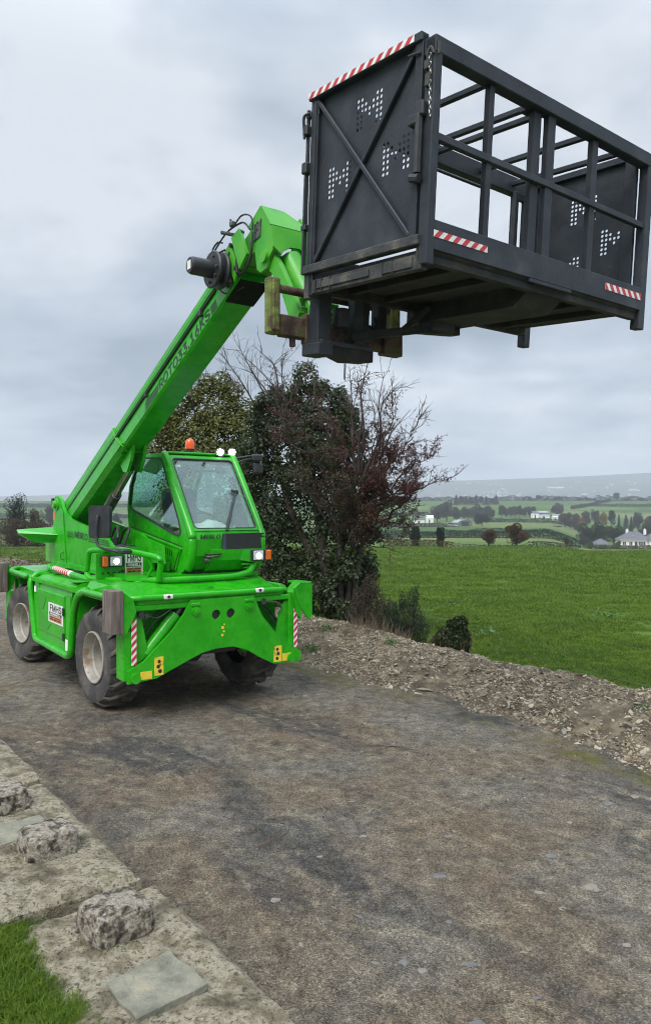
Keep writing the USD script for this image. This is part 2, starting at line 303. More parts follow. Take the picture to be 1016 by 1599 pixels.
FARM = usdkit.material(stage, '/World/Looks/farmland_green', {
    'g': ('geometry', {}), 'sep': ('separate_xyz', {}),
    'm1': ('mapping', {'scale': (1 / 95., 1 / 62., 0)}), 'v': ('voronoi_texture', {'scale': 1.0, 'randomness': 0.75}), 'vb': ('rgb_to_bw', {}),
    'fr': ('rgb_ramp', {'ramp': [(0.12, (.030, .075, .014)), (.4, (.052, .105, .02)), (.62, (.075, .13, .026)), (.78, (.14, .15, .06)), (.9, (.036, .08, .016))]}),
    'm2': ('mapping', {'scale': (1 / 170., 1 / 105., 0)}), 'v2': ('voronoi_texture', {'scale': 1.0}), 'vb2': ('rgb_to_bw', {}),
    'hr': ('rgb_ramp', {'ramp': [(0.12, (.018, .032, .024)), (.40, (.035, .062, .032)), (.62, (.06, .09, .045)), (.9, (.02, .034, .024))]}),
    'm4': ('mapping', {'scale': (1 / 60., 1 / 60., 0)}), 'wn': ('noise_texture', {'scale': 1.0, 'detail': 5.0}), 'wr': ('map_range', {'from_min': .47, 'from_max': .56, 'clamp': True}),
    'hm': ('mix_color', {'b': (.022, .034, .016)}),
    'm3': ('mapping', {'scale': (1, 1, 1)}), 'n1': ('noise_texture', {'scale': .22, 'detail': 6.0, 'roughness': .65}), 'n3': ('noise_texture', {'scale': 2.6, 'detail': 4.0}),
    'nmx': ('mix_float', {'fac': .4}),
    'gr': ('rgb_ramp', {'ramp': [(.3, (.028, .060, .005)), (.45, (.045, .090, .008)), (.56, (.066, .120, .011)), (.72, (.10, .155, .018))]}),
    's1': ('map_range', {'from_min': 88., 'from_max': 94., 'clamp': True}), 's2': ('map_range', {'from_min': 1250., 'from_max': 1700., 'clamp': True}),
    'a': ('mix_color', {}), 'b': ('mix_color', {}),
    'bn': ('bump', {'strength': .6, 'distance': .12}),
    'p': ('principled_bsdf', {'roughness': .9, 'specular_ior_level': .15})},
    [('g.position', 'sep.vector'), ('g.position', 'm1.vector'), ('m1.vector', 'v.vector'), ('v.color', 'vb.color'), ('vb.val', 'fr.fac'),
     ('g.position', 'm2.vector'), ('m2.vector', 'v2.vector'), ('v2.color', 'vb2.color'), ('vb2.val', 'hr.fac'),
     ('g.position', 'm4.vector'), ('m4.vector', 'wn.vector'), ('wn.fac', 'wr.value'), ('wr.result', 'hm.fac'), ('hr.color', 'hm.a'),
     ('g.position', 'm3.vector'), ('m3.vector', 'n1.vector'), ('m3.vector', 'n3.vector'), ('n1.fac', 'nmx.a'), ('n3.fac', 'nmx.b'), ('nmx.result', 'gr.fac'),
     ('sep.y', 's1.value'), ('sep.y', 's2.value'), ('gr.color', 'a.a'), ('fr.color', 'a.b'), ('s1.result', 'a.fac'), ('a.result', 'b.a'), ('hm.result', 'b.b'), ('s2.result', 'b.fac'),
     ('b.result', 'p.base_color'), ('n3.fac', 'bn.height'), ('bn.normal', 'p.normal')], surface='p.BSDF')
p = '/World/ground'; usdkit.mesh(stage, p, grid_mesh(GX, GY, GZ), FARM, smooth=True); cd(p, kind='structure')

# track
TRACK = usdkit.material(stage, '/World/Looks/track_earth', {
    'g': ('geometry', {}), 'rot': ('mapping', {'mapping_type': 'point', 'rotation': (0, 0, -math.atan2(.8, -.6))}),
    'm1': ('mapping', {'scale': (.42, 1.0, 1)}), 'n1': ('noise_texture', {'scale': .85, 'detail': 6.0, 'roughness': .62, 'distortion': .5}),
    'm2': ('mapping', {'scale': (.9, 1.9, 1)}), 'n2': ('noise_texture', {'scale': 3.4, 'detail': 5.0, 'roughness': .6, 'distortion': .6}),
    'n3': ('noise_texture', {'scale': 60., 'detail': 6.0, 'roughness': .8}), 'v': ('voronoi_texture', {'scale': 95.}), 'vbw': ('rgb_to_bw', {}),
    'nh': ('noise_texture', {'scale': .7, 'detail': 3.0}), 'hr': ('rgb_ramp', {'ramp': [(.36, (.215, .163, .112)), (.48, (.215, .178, .130)), (.56, (.215, .192, .155)), (.68, (.28, .248, .198))]}),
    'dk': ('map_range', {'from_min': .49, 'from_max': .62, 'to_max': .85, 'clamp': True}), 'c1': ('mix_color', {'b': (.078, .077, .076)}),
    'lt': ('map_range', {'from_min': .50, 'from_max': .66, 'to_max': .7, 'clamp': True}), 'c2': ('mix_color', {'b': (.33, .285, .20)}),
    'gm': ('map_range', {'from_min': .30, 'from_max': .70, 'to_min': .5, 'to_max': 1.45}), 'c3': ('vector_math', {'math_type': 'scale'}),
    'pm': ('map_range', {'from_min': .1, 'from_max': .9, 'to_min': .62, 'to_max': 1.42}), 'n6': ('noise_texture', {'scale': 7.5, 'detail': 5.0, 'roughness': .7}), 'm6': ('map_range', {'from_min': .35, 'from_max': .65, 'to_min': .62, 'to_max': 1.32}), 'c6': ('vector_math', {'math_type': 'scale'}), 'c4': ('vector_math', {'math_type': 'scale'}),
    'moss': ('attribute', {'attribute': 'moss'}), 'mmul': ('math', {'math_type': 'multiply'}), 'mn': ('map_range', {'from_min': .40, 'from_max': .55, 'clamp': True}), 'c5': ('mix_color', {'b': (.15, .15, .035)}),
    'hs': ('math', {'math_type': 'multiply_add', 'value2': .5}), 'bn': ('bump', {'strength': .9, 'distance': .035}),
    'p': ('principled_bsdf', {'roughness': .85, 'specular_ior_level': .25})},
    [('g.position', 'rot.vector'), ('rot.vector', 'm1.vector'), ('m1.vector', 'n1.vector'), ('rot.vector', 'm2.vector'), ('m2.vector', 'n2.vector'), ('g.position', 'n3.vector'), ('g.position', 'v.vector'), ('g.position', 'nh.vector'),
     ('nh.fac', 'hr.fac'), ('hr.color', 'c1.a'), ('n1.fac', 'dk.value'), ('dk.result', 'c1.fac'), ('n2.fac', 'lt.value'), ('lt.result', 'c2.fac'), ('c1.result', 'c2.a'),
     ('n3.fac', 'gm.value'), ('c2.result', 'c3.vector1'), ('gm.result', 'c3.scale'), ('v.color', 'vbw.color'), ('vbw.val', 'pm.value'), ('c3.vector', 'c4.vector1'), ('pm.result', 'c4.scale'), ('g.position', 'n6.vector'), ('n6.fac', 'm6.value'), ('c4.vector', 'c6.vector1'), ('m6.result', 'c6.scale'),
     ('moss.fac', 'mmul.value1'), ('n2.fac', 'mn.value'), ('mn.result', 'mmul.value2'), ('c6.vector', 'c5.a'), ('mmul.value', 'c5.fac'), ('c5.result', 'p.base_color'),
     ('n3.fac', 'hs.value1'), ('v.distance', 'hs.value3'), ('hs.value', 'bn.height'), ('bn.normal', 'p.normal')], surface='p.BSDF')
ss = np.concatenate([np.linspace(-6, 11, 400), np.geomspace(11.06, 60, 110)]); qs = np.linspace(1.2, 6.75, 150)
S_, Q_ = np.meshgrid(ss, qs, indexing='ij'); TX, TY = xy(S_, Q_); TZ = track_h(S_, Q_)
tr = usdkit.mesh(stage, '/World/track', grid_mesh(TX, TY, TZ), TRACK, smooth=True); cd('/World/track', kind='structure')
e_ = edge_q(S_); moss = np.exp(-((Q_ - e_ + .22) / .17) ** 2) * smoothstep(.25, .6, meshkit.fbm(np.stack([S_ * .8, Q_ * .8, 0 * S_], -1), 2, 21) + .12)
UsdGeom.PrimvarsAPI(tr).CreatePrimvar('moss', Sdf.ValueTypeNames.FloatArray, 'vertex').Set(Vt.FloatArray.FromNumpy(moss.astype(np.float32).ravel()))

# bank of dug-out shale along the field side of the track
SOIL = mat('bank_soil', [(.3, (.048, .037, .023)), (.48, (.11, .086, .055)), (.62, (.21, .172, .118)), (.8, (.085, .068, .045))], scale=5, detail=7, rough=.9, bump=1.0, bscale=38, dist=.03, space='position')
ss2 = np.concatenate([np.linspace(-8, 14, 420), np.geomspace(14.08, 60, 110)]); qs2 = np.linspace(5.75, 8.9, 84)
S2, Q2 = np.meshgrid(ss2, qs2, indexing='ij'); BX, BY = xy(S2, Q2)
def bank_z(s, q):
    X, Y = xy(s, q); h = bank_h(s, q); return h * 1.0 + ground(X, Y) * smoothstep(8.0, 8.6, q) - .035 * smoothstep(.0, -.25, q - edge_q(s))
usdkit.mesh(stage, '/World/bank', grid_mesh(BX, BY, bank_z(S2, Q2)), SOIL, smooth=True); cd('/World/bank', kind='structure')
SHALE = mat('shale_stone', [(0.0, (.11, .088, .066)), (.3, (.20, .165, .125)), (.62, (.30, .255, .20)), (.88, (.44, .39, .32)), (1, (.60, .56, .49))], scale=9, island=.8, rough=.85, bump=.5, bscale=40, space='position')
SHALES = [mat(f'shale_{n}', st, scale=14, detail=5, rough=.85, bump=.5, bscale=60) for n, st in (('tan', [(.3, (.21, .165, .105)), (.7, (.34, .28, .19))]), ('pale', [(.3, (.31, .27, .20)), (.7, (.46, .41, .32))]), ('brown', [(.3, (.10, .075, .05)), (.7, (.18, .14, .095))]), ('grey', [(.3, (.16, .15, .13)), (.7, (.28, .26, .22))]))]
rng = R(5)
n = 250; k = 0
while k < n:                                                          # stones one can pick out
    s, q = rng.uniform(-5.5, 9.5), rng.uniform(6.1, 7.6)
    X, Y = xy(s, q)
    if Y < 5.5 or (k > 60 and Y > 10.5): continue
    e = float(edge_q(np.array(s)))
    if q < e - .12: continue
    sz = rng.choice([.03, .038, .046, .058, .075], p=[.32, .3, .22, .12, .04]); m = shard(rng, sz, rng.uniform(.22, .5)); m.apply_transform(trimesh.transformations.euler_matrix(rng.normal() * .45, rng.normal() * .45, rng.uniform(0, 6.28)))
    m.apply_translation([X, Y, float(bank_z(np.array(s), np.array(q))) + sz * .12])
    part('/World/bank', 'stone', m, SHALES[rng.choice(4, p=[.42, .28, .15, .15])]); k += 1
for (px, py, sz, mi) in [(690, 1022, .11, 1), (665, 1080, .15, 0), (658, 1089, .13, 1), (910, 1152, .10, 1), (930, 1145, .07, 1), (980, 1125, .09, 1), (640, 1060, .08, 1), (930, 1158, .06, 1), (985, 1138, .11, 3)]:
    d = np.array([(px - 508) / F, 1, -(py - YH) / F]); t = 4.0
    while True:
        P = np.array([0, 0, EYE]) + d * t; s, q = sq(P[0], P[1]); z = float(bank_z(np.array(s), np.array(q))) if q > 6.1 else 0
        if P[2] < z or t > 20: break
        t += .03
    m = shard(rng, sz * .8, .35); m.apply_transform(trimesh.transformations.euler_matrix(-.4, .3, 0)); m.apply_translation(P + [0, 0, .02]); part('/World/bank', 'stone', m, SHALES[mi])
N = 78000; s = rng.uniform(-6.5, 20, N * 2); s = s[rng.uniform(size=N * 2) < np.where(s < 9, 1, .45)][:N]; q = rng.uniform(5.95, 8.0, len(s)); ok = q > edge_q(s) - .15 + rng.normal(size=len(s)) * .08; s, q = s[ok], q[ok]
dens = meshkit.fbm(np.stack([s * 1.3, q * 1.3, 0 * s], -1), 3, 31); ok = (dens + rng.normal(size=len(s)) * .10 > .43 - .05 * (q > 7.0)); s, q = s[ok], q[ok]
X, Y = xy(s, q); z = bank_z(s, q)
protos = [(shard(rng, 1, rng.uniform(.18, .5)), SHALES[i % 4]) for i in (0, 0, 1, 1, 2, 2, 0, 1, 0, 1, 2, 3)]
scatter('/World/bank/loose_shale', protos, np.stack([X, Y, z + .004], 1), rng.randint(0, 12, len(s)), rng.uniform(0, 6.28, len(s)), np.clip(rng.lognormal(-4.2, .48, len(s)), .006, .042), rng.normal(size=(len(s), 2)) * .5)
cd('/World/bank/loose_shale', kind='stuff')

# stones pressed into the track, and fine grit
SLATE = mat('track_slate', [(.3, (.095, .095, .094)), (.7, (.18, .178, .172))], scale=12, rough=.6, bump=.4, bscale=70)
PALE = mat('track_pale_stone', [(.3, (.16, .145, .12)), (.7, (.27, .245, .20))], scale=12, rough=.8, bump=.4, bscale=70)
for (px, py, w, mi) in [(925, 1389, .11, 1), (690, 1369, .11, 0), (858, 1336, .09, 0), (948, 1254, .09, 0), (760, 1341, .06, 1), (698, 1307, .07, 0), (990, 1242, .09, 1), (720, 1250, .05, 1), (842, 1393, .06, 1), (608, 1330, .05, 0), (550, 1252, .06, 0), (430, 1408, .07, 1), (630, 1503, .07, 0), (660, 1515, .05, 1), (735, 1508, .07, 0), (818, 1490, .04, 1), (500, 1340, .05, 1), (890, 1280, .05, 1), (585, 1505, .06, 0), (770, 1230, .04, 1), (655, 1347, .05, 1), (745, 1597, .07, 0), (566, 1310, .05, 1), (540, 1500, .04, 1), (795, 1210, .04, 1), (880, 1210, .05, 0), (610, 1160, .04, 1), (350, 1330, .05, 0), (470, 1480, .05, 1), (840, 1560, .05, 0), (300, 1230, .05, 0), (980, 1480, .05, 1), (880, 1420, .05, 1), (700, 1440, .06, 0), (560, 1430, .06, 0), (60, 1160, .09, 1), (120, 1185, .06, 0), (690, 1200, .06, 0), (560, 1190, .05, 0), (420, 1200, .05, 1)]:
    D = F * EYE / (py - YH); X = (px - 508) / F * D; s, q = sq(X, D)
    m = shard(rng, w * .62, rng.uniform(.10, .2), 14); m.apply_translation([X, D, float(track_h(np.array(s), np.array(q))) + .001]); part('/World/track', 'stone', m, [SLATE, PALE][mi])
N = 34000; D = np.exp(rng.uniform(np.log(2.3), np.log(13), N)); px = rng.uniform(-350, 1350, N); X = (px - 508) / F * D; s, q = sq(X, D); ok = (q > 1.45) & (q < edge_q(s) + .1); s, q, X, D = s[ok], q[ok], X[ok], D[ok]
protos = [(shard(rng, 1, .5), m) for m in (SLATE, PALE, SHALES[2], mat('track_dark_grit', [(.3, (.03, .03, .032)), (.7, (.07, .068, .066))], rough=.8))]
scatter('/World/track/grit', protos, np.stack([X, D, track_h(s, q) + .001], 1), rng.choice(4, len(s), p=[.22, .20, .22, .36]), rng.uniform(0, 6.28, len(s)), np.clip(rng.lognormal(-5.35, .55, len(s)), .002, .020) * np.clip(D / 5, .7, 1.6), None)
cd('/World/track/grit', kind='stuff')
TWIG = mat('dead_twig', [(.3, (.05, .035, .025)), (.7, (.14, .10, .07))], scale=20, rough=.8, bump=.3, bscale=80)
tw = [((590, 1165), (650, 1175), 'long forked brown twig lying on the track near the shale bank', .008), ((230, 1195), (215, 1202), 'short twig lying on the track close to the front tyre side', .006), ((400, 1328), (450, 1303), 'thin curved twig lying on the track near the middle of the near stretch', .005),
      ((182, 1399 - 40), (205, 1350), 'small pale twig beside the garden wall on the track edge', .005), ((345, 1462), (385, 1452), 'dark twig on the track beside the bottom of the garden wall', .006), ((430, 1288), (450, 1280), 'tiny dark twig on the bare brown middle of the track', .005),
      ((560, 1182), (612, 1170), 'straight thin twig across the track just short of the shale bank', .005), ((880, 1425), (930, 1438), 'faint thin twig on the track at the right side of the picture', .004)]
for (a, b, lab, r) in tw:
    A, B = [np.array([(u[0] - 508) / F * (F * EYE / (u[1] - YH)), F * EYE / (u[1] - YH), .014]) for u in (a, b)]
    L = np.linalg.norm(B - A); pts = np.array([A + (B - A) * t + rng.normal(size=3) * [L * .03, L * .03, .003] for t in np.linspace(0, 1, 6)])
    ms = [tube(pts, np.linspace(r, r * .5, 6), 5)]
    for kk in range(2):
        i = rng.randint(1, 4); d = (B - A) * .3 + rng.normal(size=3) * [L * .12, L * .12, .01]; ms.append(tube([pts[i], pts[i] + d], [r * .5, r * .3], 4))
    solo('twig', ms, TWIG, lab, 'twig')

# mossy garden wall with standing stones, and the lawn behind it
WALLTOP = .60; LIME = mat('lichen_coping', [(.30, (.05, .043, .028)), (.42, (.15, .128, .08)), (.50, (.245, .212, .145)), (.58, (.34, .305, .225)), (.64, (.17, .15, .085)), (.74, (.40, .365, .28))], scale=7.5, detail=8, rough=.9, bump=1.0, bscale=55, dist=.025, space='position', speck=((.045, .038, .026), 52, .52, .62, .85))
LICHEN = mat('pitted_limestone', [(.36, (.025, .022, .016)), (.44, (.12, .10, .075)), (.50, (.24, .205, .155)), (.57, (.40, .37, .30)), (.61, (.20, .17, .125)), (.70, (.36, .33, .27))], scale=24, detail=8, rough=.95, bump=1.0, bscale=60, dist=.03, space='position', speck=((.50, .47, .40), 34, .56, .64, .8))
SLAB = mat('grey_slate_tile', [(.32, (.115, .112, .082)), (.46, (.175, .172, .13)), (.58, (.22, .212, .16)), (.70, (.28, .255, .175))], scale=11, detail=8, rough=.85, bump=.6, bscale=45, space='position')
W = thing('garden_wall', 'low pale lichened garden wall with stones standing along its flat coping', 'wall')
def wall_pt(px, py, z): D = F * (EYE - z) / (py - YH); return np.array([(px - 508) / F * D, D])
def rough_slab(s0, s1, q0, q1, z0, z1, seed, nz=.012, tiltz=0.0):
    """coping slab with an uneven top and worn edges"""
    a, b = np.meshgrid(np.linspace(s0, s1, int((s1 - s0) / .03) + 2), np.linspace(q0, q1, int((q1 - q0) / .03) + 2), indexing='ij')
    P = np.stack([a, b, 0 * a], -1); ed = np.minimum(np.minimum(a - s0, s1 - a), np.minimum(b - q0, q1 - b))
    wob = (meshkit.noise(P * 6, seed + 3) - .5) * .045
    z = z1 + (meshkit.fbm(P * 4, 4, seed) - .5) * nz * 3 + (meshkit.noise(P * 30, seed + 1) - .5) * nz * .8 - .03 * np.exp(-ed / .018) + tiltz * (a - s0)
    b2 = b + wob * (abs(b - q1) < 1e-6); X, Y = xy(a, b2); top = grid_mesh(X, Y, z)
    ring = np.concatenate([np.stack([X[:, 0], Y[:, 0], z[:, 0]], 1), np.stack([X[-1, 1:], Y[-1, 1:], z[-1, 1:]], 1), np.stack([X[-2::-1, -1], Y[-2::-1, -1], z[-2::-1, -1]], 1), np.stack([X[0, -2:0:-1], Y[0, -2:0:-1], z[0, -2:0:-1]], 1)])
    lo = ring.copy(); lo[:, 2] = z0; k = len(ring); i = np.arange(k); j = (i + 1) % k
    side = trimesh.Trimesh(np.vstack([ring, lo]), np.vstack([np.stack([i, j, j + k], 1), np.stack([i, j + k, i + k], 1)]), process=False)
    c = ring.mean(0); fn = side.face_normals; out = ((side.triangles_center - c) * fn)[:, :2].sum(1)
    if out.mean() < 0: side.faces = side.faces[:, ::-1]
    return cat([top, side])
# along the wall: s of joints
part(W, 'wall_body', rough_slab(-5, 9, .92, 1.36, -.2, .50, 5), LIME)
part(W, 'coping_slab', rough_slab(-2.2, 3.27, .82, 1.475, .49, .565, 40, .016), LIME)
part(W, 'coping_slab', rough_slab(3.295, 4.79, .80, 1.415, .49, .612, 50, .014), LIME)
part(W, 'coping_slab', rough_slab(4.85, 6.5, .84, 1.43, .49, .625, 60), LIME)
part(W, 'coping_slab', rough_slab(6.53, 8.8, .82, 1.44, .49, .59, 80), LIME)
part(W, 'coping_slab', rough_slab(-5, -2.23, .82, 1.44, .49, .58, 90), LIME)
def boulder(c, sx, sy, sz, yaw, seed):
    m = trimesh.creation.icosphere(subdivisions=4); v = np.array(m.vertices); v = np.sign(v) * abs(v) ** .30; v /= abs(v).max(0)
    v *= 1 - .10 * meshkit.fbm(v * 1.6 + seed, 3, seed)[:, None]; v += (meshkit.fbm(v * 4.5 + seed, 4, seed + 1) - .5)[:, None] * .16 * m.vertices + (meshkit.noise(v * 22 + seed, seed + 2) - .5)[:, None] * .05 * m.vertices
    v[:, :2] *= (1 - .10 * (v[:, 2:] > 0) * v[:, 2:])
    v *= [sx / 2, sy / 2, sz / 2]; c_, s_ = np.cos(yaw), np.sin(yaw)
    return trimesh.Trimesh(v @ np.array([[c_, -s_, 0], [s_, c_, 0], [0, 0, 1]]).T + [c[0], c[1], c[2] + sz * .42], m.faces, process=False)
ya = math.atan2(.8, -.6)
part(W, 'standing_stone', boulder((-.865, 3.10, .545), .245, .27, .165, ya + .12, 3), LICHEN, smooth=True)
part(W, 'standing_stone', boulder((-1.375, 3.74, .59), .23, .265, .15, ya + .05, 7), LICHEN, smooth=True)
part(W, 'standing_stone', boulder((-1.83, 4.26, .59), .24, .28, .15, ya, 12), LICHEN, smooth=True)
part(W, 'standing_stone', boulder((-2.45, 5.05, .58), .26, .30, .18, ya, 16), LICHEN, smooth=True)
def tile(pts, z, t, seed):
    P = np.array(pts); d = Polygon(P).buffer(.012).buffer(-.006); m = slab(d, (0, 0, z), (1, 0, 0), (0, 1, 0), t); m = m.subdivide_to_size(.03); v = np.array(m.vertices); v += (meshkit.noise(v * 14, seed) - .5)[:, None] * [.012, .012, .008]; return trimesh.Trimesh(v, m.faces, process=False)
part(W, 'slate_tile', tile([(-.785, 2.725), (-.60, 2.925), (-.435, 2.715), (-.635, 2.54)], .556, .026, 2), SLAB)
part(W, 'slate_tile', tile([(-1.80, 3.90), (-1.56, 4.11), (-1.45, 3.94), (-1.60, 3.76)], .603, .026, 4), SLAB)
LAWN = mat('lawn_soil', [(.3, (.02, .04, .008)), (.7, (.05, .09, .02))], scale=6, rough=.95, space='position')
a, b = np.meshgrid(np.linspace(-8, 10, 120), np.linspace(-9, .97, 90), indexing='ij'); X, Y = xy(a, b)
usdkit.mesh(stage, '/World/lawn', grid_mesh(X, Y, .545 + (meshkit.fbm(np.stack([X, Y, 0 * X], -1) * 1.2, 3, 4) - .5) * .05), LAWN, smooth=True); cd('/World/lawn', kind='structure')
def tuft(rng, nb, h, spread, wdt, lean=.5):
    V, Fc = [], []
    for i in range(nb):
        b = np.r_[rng.normal(size=2) * spread, 0]; az = rng.uniform(0, 6.28); d = np.array([np.cos(az), np.sin(az), 0]); side = np.array([-d[1], d[0], 0]) * wdt * rng.uniform(.7, 1.2); L = h * rng.uniform(.55, 1.15); ln = lean * rng.uniform(.2, 1.2) * L
        p = [b - side, b + side, b + d * ln * .35 + [0, 0, L * .6] + side * .7, b + d * ln * .35 + [0, 0, L * .6] - side * .7, b + d * ln + [0, 0, L * (1 - .25 * lean)]]
        k = len(V); V += p; Fc += [[k, k + 1, k + 2], [k, k + 2, k + 3], [k + 3, k + 2, k + 4]]
    return trimesh.Trimesh(np.array(V), np.array(Fc), process=False)
GRASS = [mat(f'grass_{n}', st, scale=1.2, detail=3, island=.55, rough=.55, translucent=.35, spec=.25, space='position') for n, st in (('fresh', [(0, (.07, .125, .008)), (.5, (.14, .225, .014)), (1, (.23, .31, .03))]), ('deep', [(0, (.045, .09, .006)), (.5, (.092, .165, .011)), (1, (.165, .235, .02))]), ('yellowed', [(0, (.08, .12, .014)), (.6, (.15, .19, .03)), (1, (.27, .24, .09))]))]
protos = [(tuft(rng, 26, .046, .018, .0016, .9), GRASS[i]) for i in (0, 0, 1, 1, 0, 2)]
N = 26000; s, q = rng.uniform(-1.5, 6.5, N), .95 - abs(rng.normal(size=N)) * .9; q += (meshkit.noise(np.stack([s * 3.1, 0 * s, 0 * s], -1), 77) - .5) * .12 - .05; X, Y = xy(s, q); ok = (Y > 1.4); s, q, X, Y = s[ok], q[ok], X[ok], Y[ok]
scatter('/World/lawn/grass', protos, np.stack([X, Y, np.full(len(X), .55)], 1), rng.choice(6, len(X), p=[.25, .22, .2, .18, .1, .05]), rng.uniform(0, 6.28, len(X)), rng.uniform(.55, 1.25, len(X)) * np.where(q > .80, .75, 1), rng.normal(size=(len(X), 2)) * .15)
cd('/World/lawn/grass', kind='stuff')
MOSS = leaf_moss = mat('wall_moss', [(0, (.03, .05, .008)), (.6, (.07, .10, .015)), (1, (.14, .14, .04))], scale=3, island=.7, rough=.9, space='position')
mp_ = []
for (bx_, by_, r_) in ((-.865, 3.10, .17), (-1.375, 3.74, .165), (-1.83, 4.26, .165)):
    for a_ in rng.uniform(0, 6.28, 160): rr_ = r_ * rng.uniform(.86, 1.08); mp_.append((bx_ + rr_ * np.cos(a_), by_ + rr_ * np.sin(a_), (.572 if by_ < 3.4 else .615) + rng.uniform(0, .012)))
for s_ in (3.283, 4.82): 
    for q_ in rng.uniform(.84, 1.40, 170): x_, y_ = xy(s_ + rng.normal() * .012, q_); mp_.append((x_, y_, .565 + rng.uniform(0, .015)))
for s_ in rng.uniform(1.6, 5.5, 420): x_, y_ = xy(s_, .86 + rng.normal() * .04); mp_.append((x_, y_, .572 + (.04 if s_ > 3.29 else 0) + rng.uniform(0, .01)))
mp_ = np.array(mp_); part(W, 'moss', leaves(mp_, rng.uniform(.004, .011, len(mp_)), rng, .8, 1.2), MOSS, kind='stuff')
# field grass
protos = [(tuft(rng, 26, .085, .045, .0042, .7), GRASS[i]) for i in (0, 0, 1, 1, 0, 2)]
N = 84000; D = np.exp(rng.uniform(np.log(7), np.log(91), N)); px = np.where(rng.uniform(size=N) < .87, rng.uniform(430, 1330, N), rng.uniform(-300, 430, N)); X = (px - 508) / F * D; s, q = sq(X, D)
clump = meshkit.fbm(np.stack([X * .55, D * .55, 0 * X], -1), 4, 51); ok = (q > 7.9) & (clump + rng.normal(size=N) * .1 > .40); X, D, q, clump, s = X[ok], D[ok], q[ok], clump[ok], s[ok]
zz = np.where(q < 8.7, np.maximum(ground(X, D), bank_z(s, q)), ground(X, D)) - .05
sc = rng.uniform(.7, 1.25, len(X)) * (.65 + 1.1 * (clump - .35)) * np.clip(D / 13, .85, 4.0)
scatter('/World/field_grass', protos, np.stack([X, D, zz], 1), np.where(clump > .6, rng.choice([2, 3, 2, 3, 1], len(X)), rng.choice(6, len(X), p=[.28, .28, .15, .13, .14, .02])), rng.uniform(0, 6.28, len(X)), np.stack([sc * 1.3, sc * 1.3, sc * .75], 1), rng.normal(size=(len(X), 2)) * .12)
cd('/World/field_grass', kind='stuff', label='short bright green pasture grass covering the field beyond the shale bank', category='grass')
# ---------------------------------------------------------------- telehandler (machine frame: x forward, y to its left, z up, origin on the ground between the axles)
MYAW = -.948; MO = np.array([-2.73, 10.66, 0.0])
FW = np.array([math.cos(MYAW), math.sin(MYAW), 0]); LF = np.array([-FW[1], FW[0], 0])
def green_mat(name, a, b, c, rough=.32, wear=.38):
    return usdkit.material(stage, f'/World/Looks/{name}', {
        'tc': ('texture_coordinate', {}), 'n': ('noise_texture', {'scale': 3.0, 'detail': 6.0, 'roughness': .65}), 'r': ('rgb_ramp', {'ramp': [(.35, a), (.6, b)]}),
        'n2': ('noise_texture', {'scale': 6.0, 'detail': 9.0, 'roughness': .74}), 'm2': ('map_range', {'from_min': .60, 'from_max': .74, 'to_max': wear, 'clamp': True}), 'mud': ('mix_color', {'b': c}),
        'rr': ('map_range', {'from_min': .45, 'from_max': .7, 'to_min': rough - .08, 'to_max': rough + .2, 'clamp': True}),
        'n3': ('noise_texture', {'scale': 1.6, 'detail': 2.0}), 'b': ('bump', {'strength': .12, 'distance': .02}),
        'bv': ('bevel', {'radius': .006, 'samples': 4}),
        'p': ('principled_bsdf', {'coat_weight': .16, 'coat_roughness': .12, 'specular_ior_level': .36})},
        [('tc.object', 'n.vector'), ('n.fac', 'r.fac'), ('tc.object', 'n2.vector'), ('n2.fac', 'm2.value'), ('r.color', 'mud.a'), ('m2.result', 'mud.fac'), ('mud.result', 'p.base_color'), ('n2.fac', 'rr.value'), ('rr.result', 'p.roughness'),
         ('tc.object', 'n3.vector'), ('n3.fac', 'b.height'), ('b.normal', 'p.normal')], surface='p.BSDF')
GRN = green_mat('green_paint', (.009, .285, .002), (.022, .365, .005), (.10, .13, .03))
GRN_OLD = green_mat('worn_green_paint', (.030, .30, .010), (.075, .37, .022), (.20, .20, .10), .5, .75)
MOSSY = mat('mossy_rusty_steel', [(.30, (.05, .030, .018)), (.42, (.09, .06, .03)), (.50, (.11, .14, .03)), (.66, (.20, .25, .06))], scale=7, detail=7, rough=.85, bump=.6, bscale=50)
RUST = mat('rusty_steel', [(.34, (.022, .015, .012)), (.46, (.055, .032, .022)), (.56, (.10, .062, .04)), (.64, (.06, .085, .02)), (.74, (.045, .03, .02))], scale=8, detail=7, rough=.85, bump=.6, bscale=50)
BLK = mat('black_plastic', [(.3, (.012, .013, .016)), (.7, (.03, .031, .035))], scale=9, rough=.5, bump=.1)
RUB = mat('dusty_rubber', [(.3, (.022, .022, .023)), (.52, (.050, .048, .046)), (.68, (.115, .10, .085))], scale=5, detail=7, rough=.85, bump=.35, bscale=40)
TREAD = mat('muddy_tread', [(.3, (.030, .028, .026)), (.5, (.075, .068, .058)), (.68, (.16, .135, .105))], scale=6, detail=7, rough=.9, bump=.5, bscale=40)
RIM = mat('grey_rim_paint', [(.3, (.22, .205, .175)), (.52, (.36, .34, .30)), (.66, (.24, .16, .10))], scale=7, detail=7, rough=.45, metallic=.15, bump=.2)
STEEL = mat('oily_steel', [(.3, (.05, .05, .05)), (.7, (.15, .145, .14))], scale=10, rough=.4, metallic=.6, bump=.2)
CHROME = mat('bright_rod', [(.3, (.35, .34, .33)), (.7, (.5, .49, .47))], scale=10, rough=.25, metallic=1.0)
WOOD = mat('weathered_pad_board', [(.3, (.065, .05, .042)), (.5, (.15, .12, .105)), (.7, (.25, .21, .185))], scale=4, detail=7, rough=.9, bump=.6, bscale=24, stretch=(6, 6, .6))
WHITE = mat('white_vinyl', [(.3, (.66, .66, .63)), (.7, (.80, .80, .78))], scale=12, rough=.5)
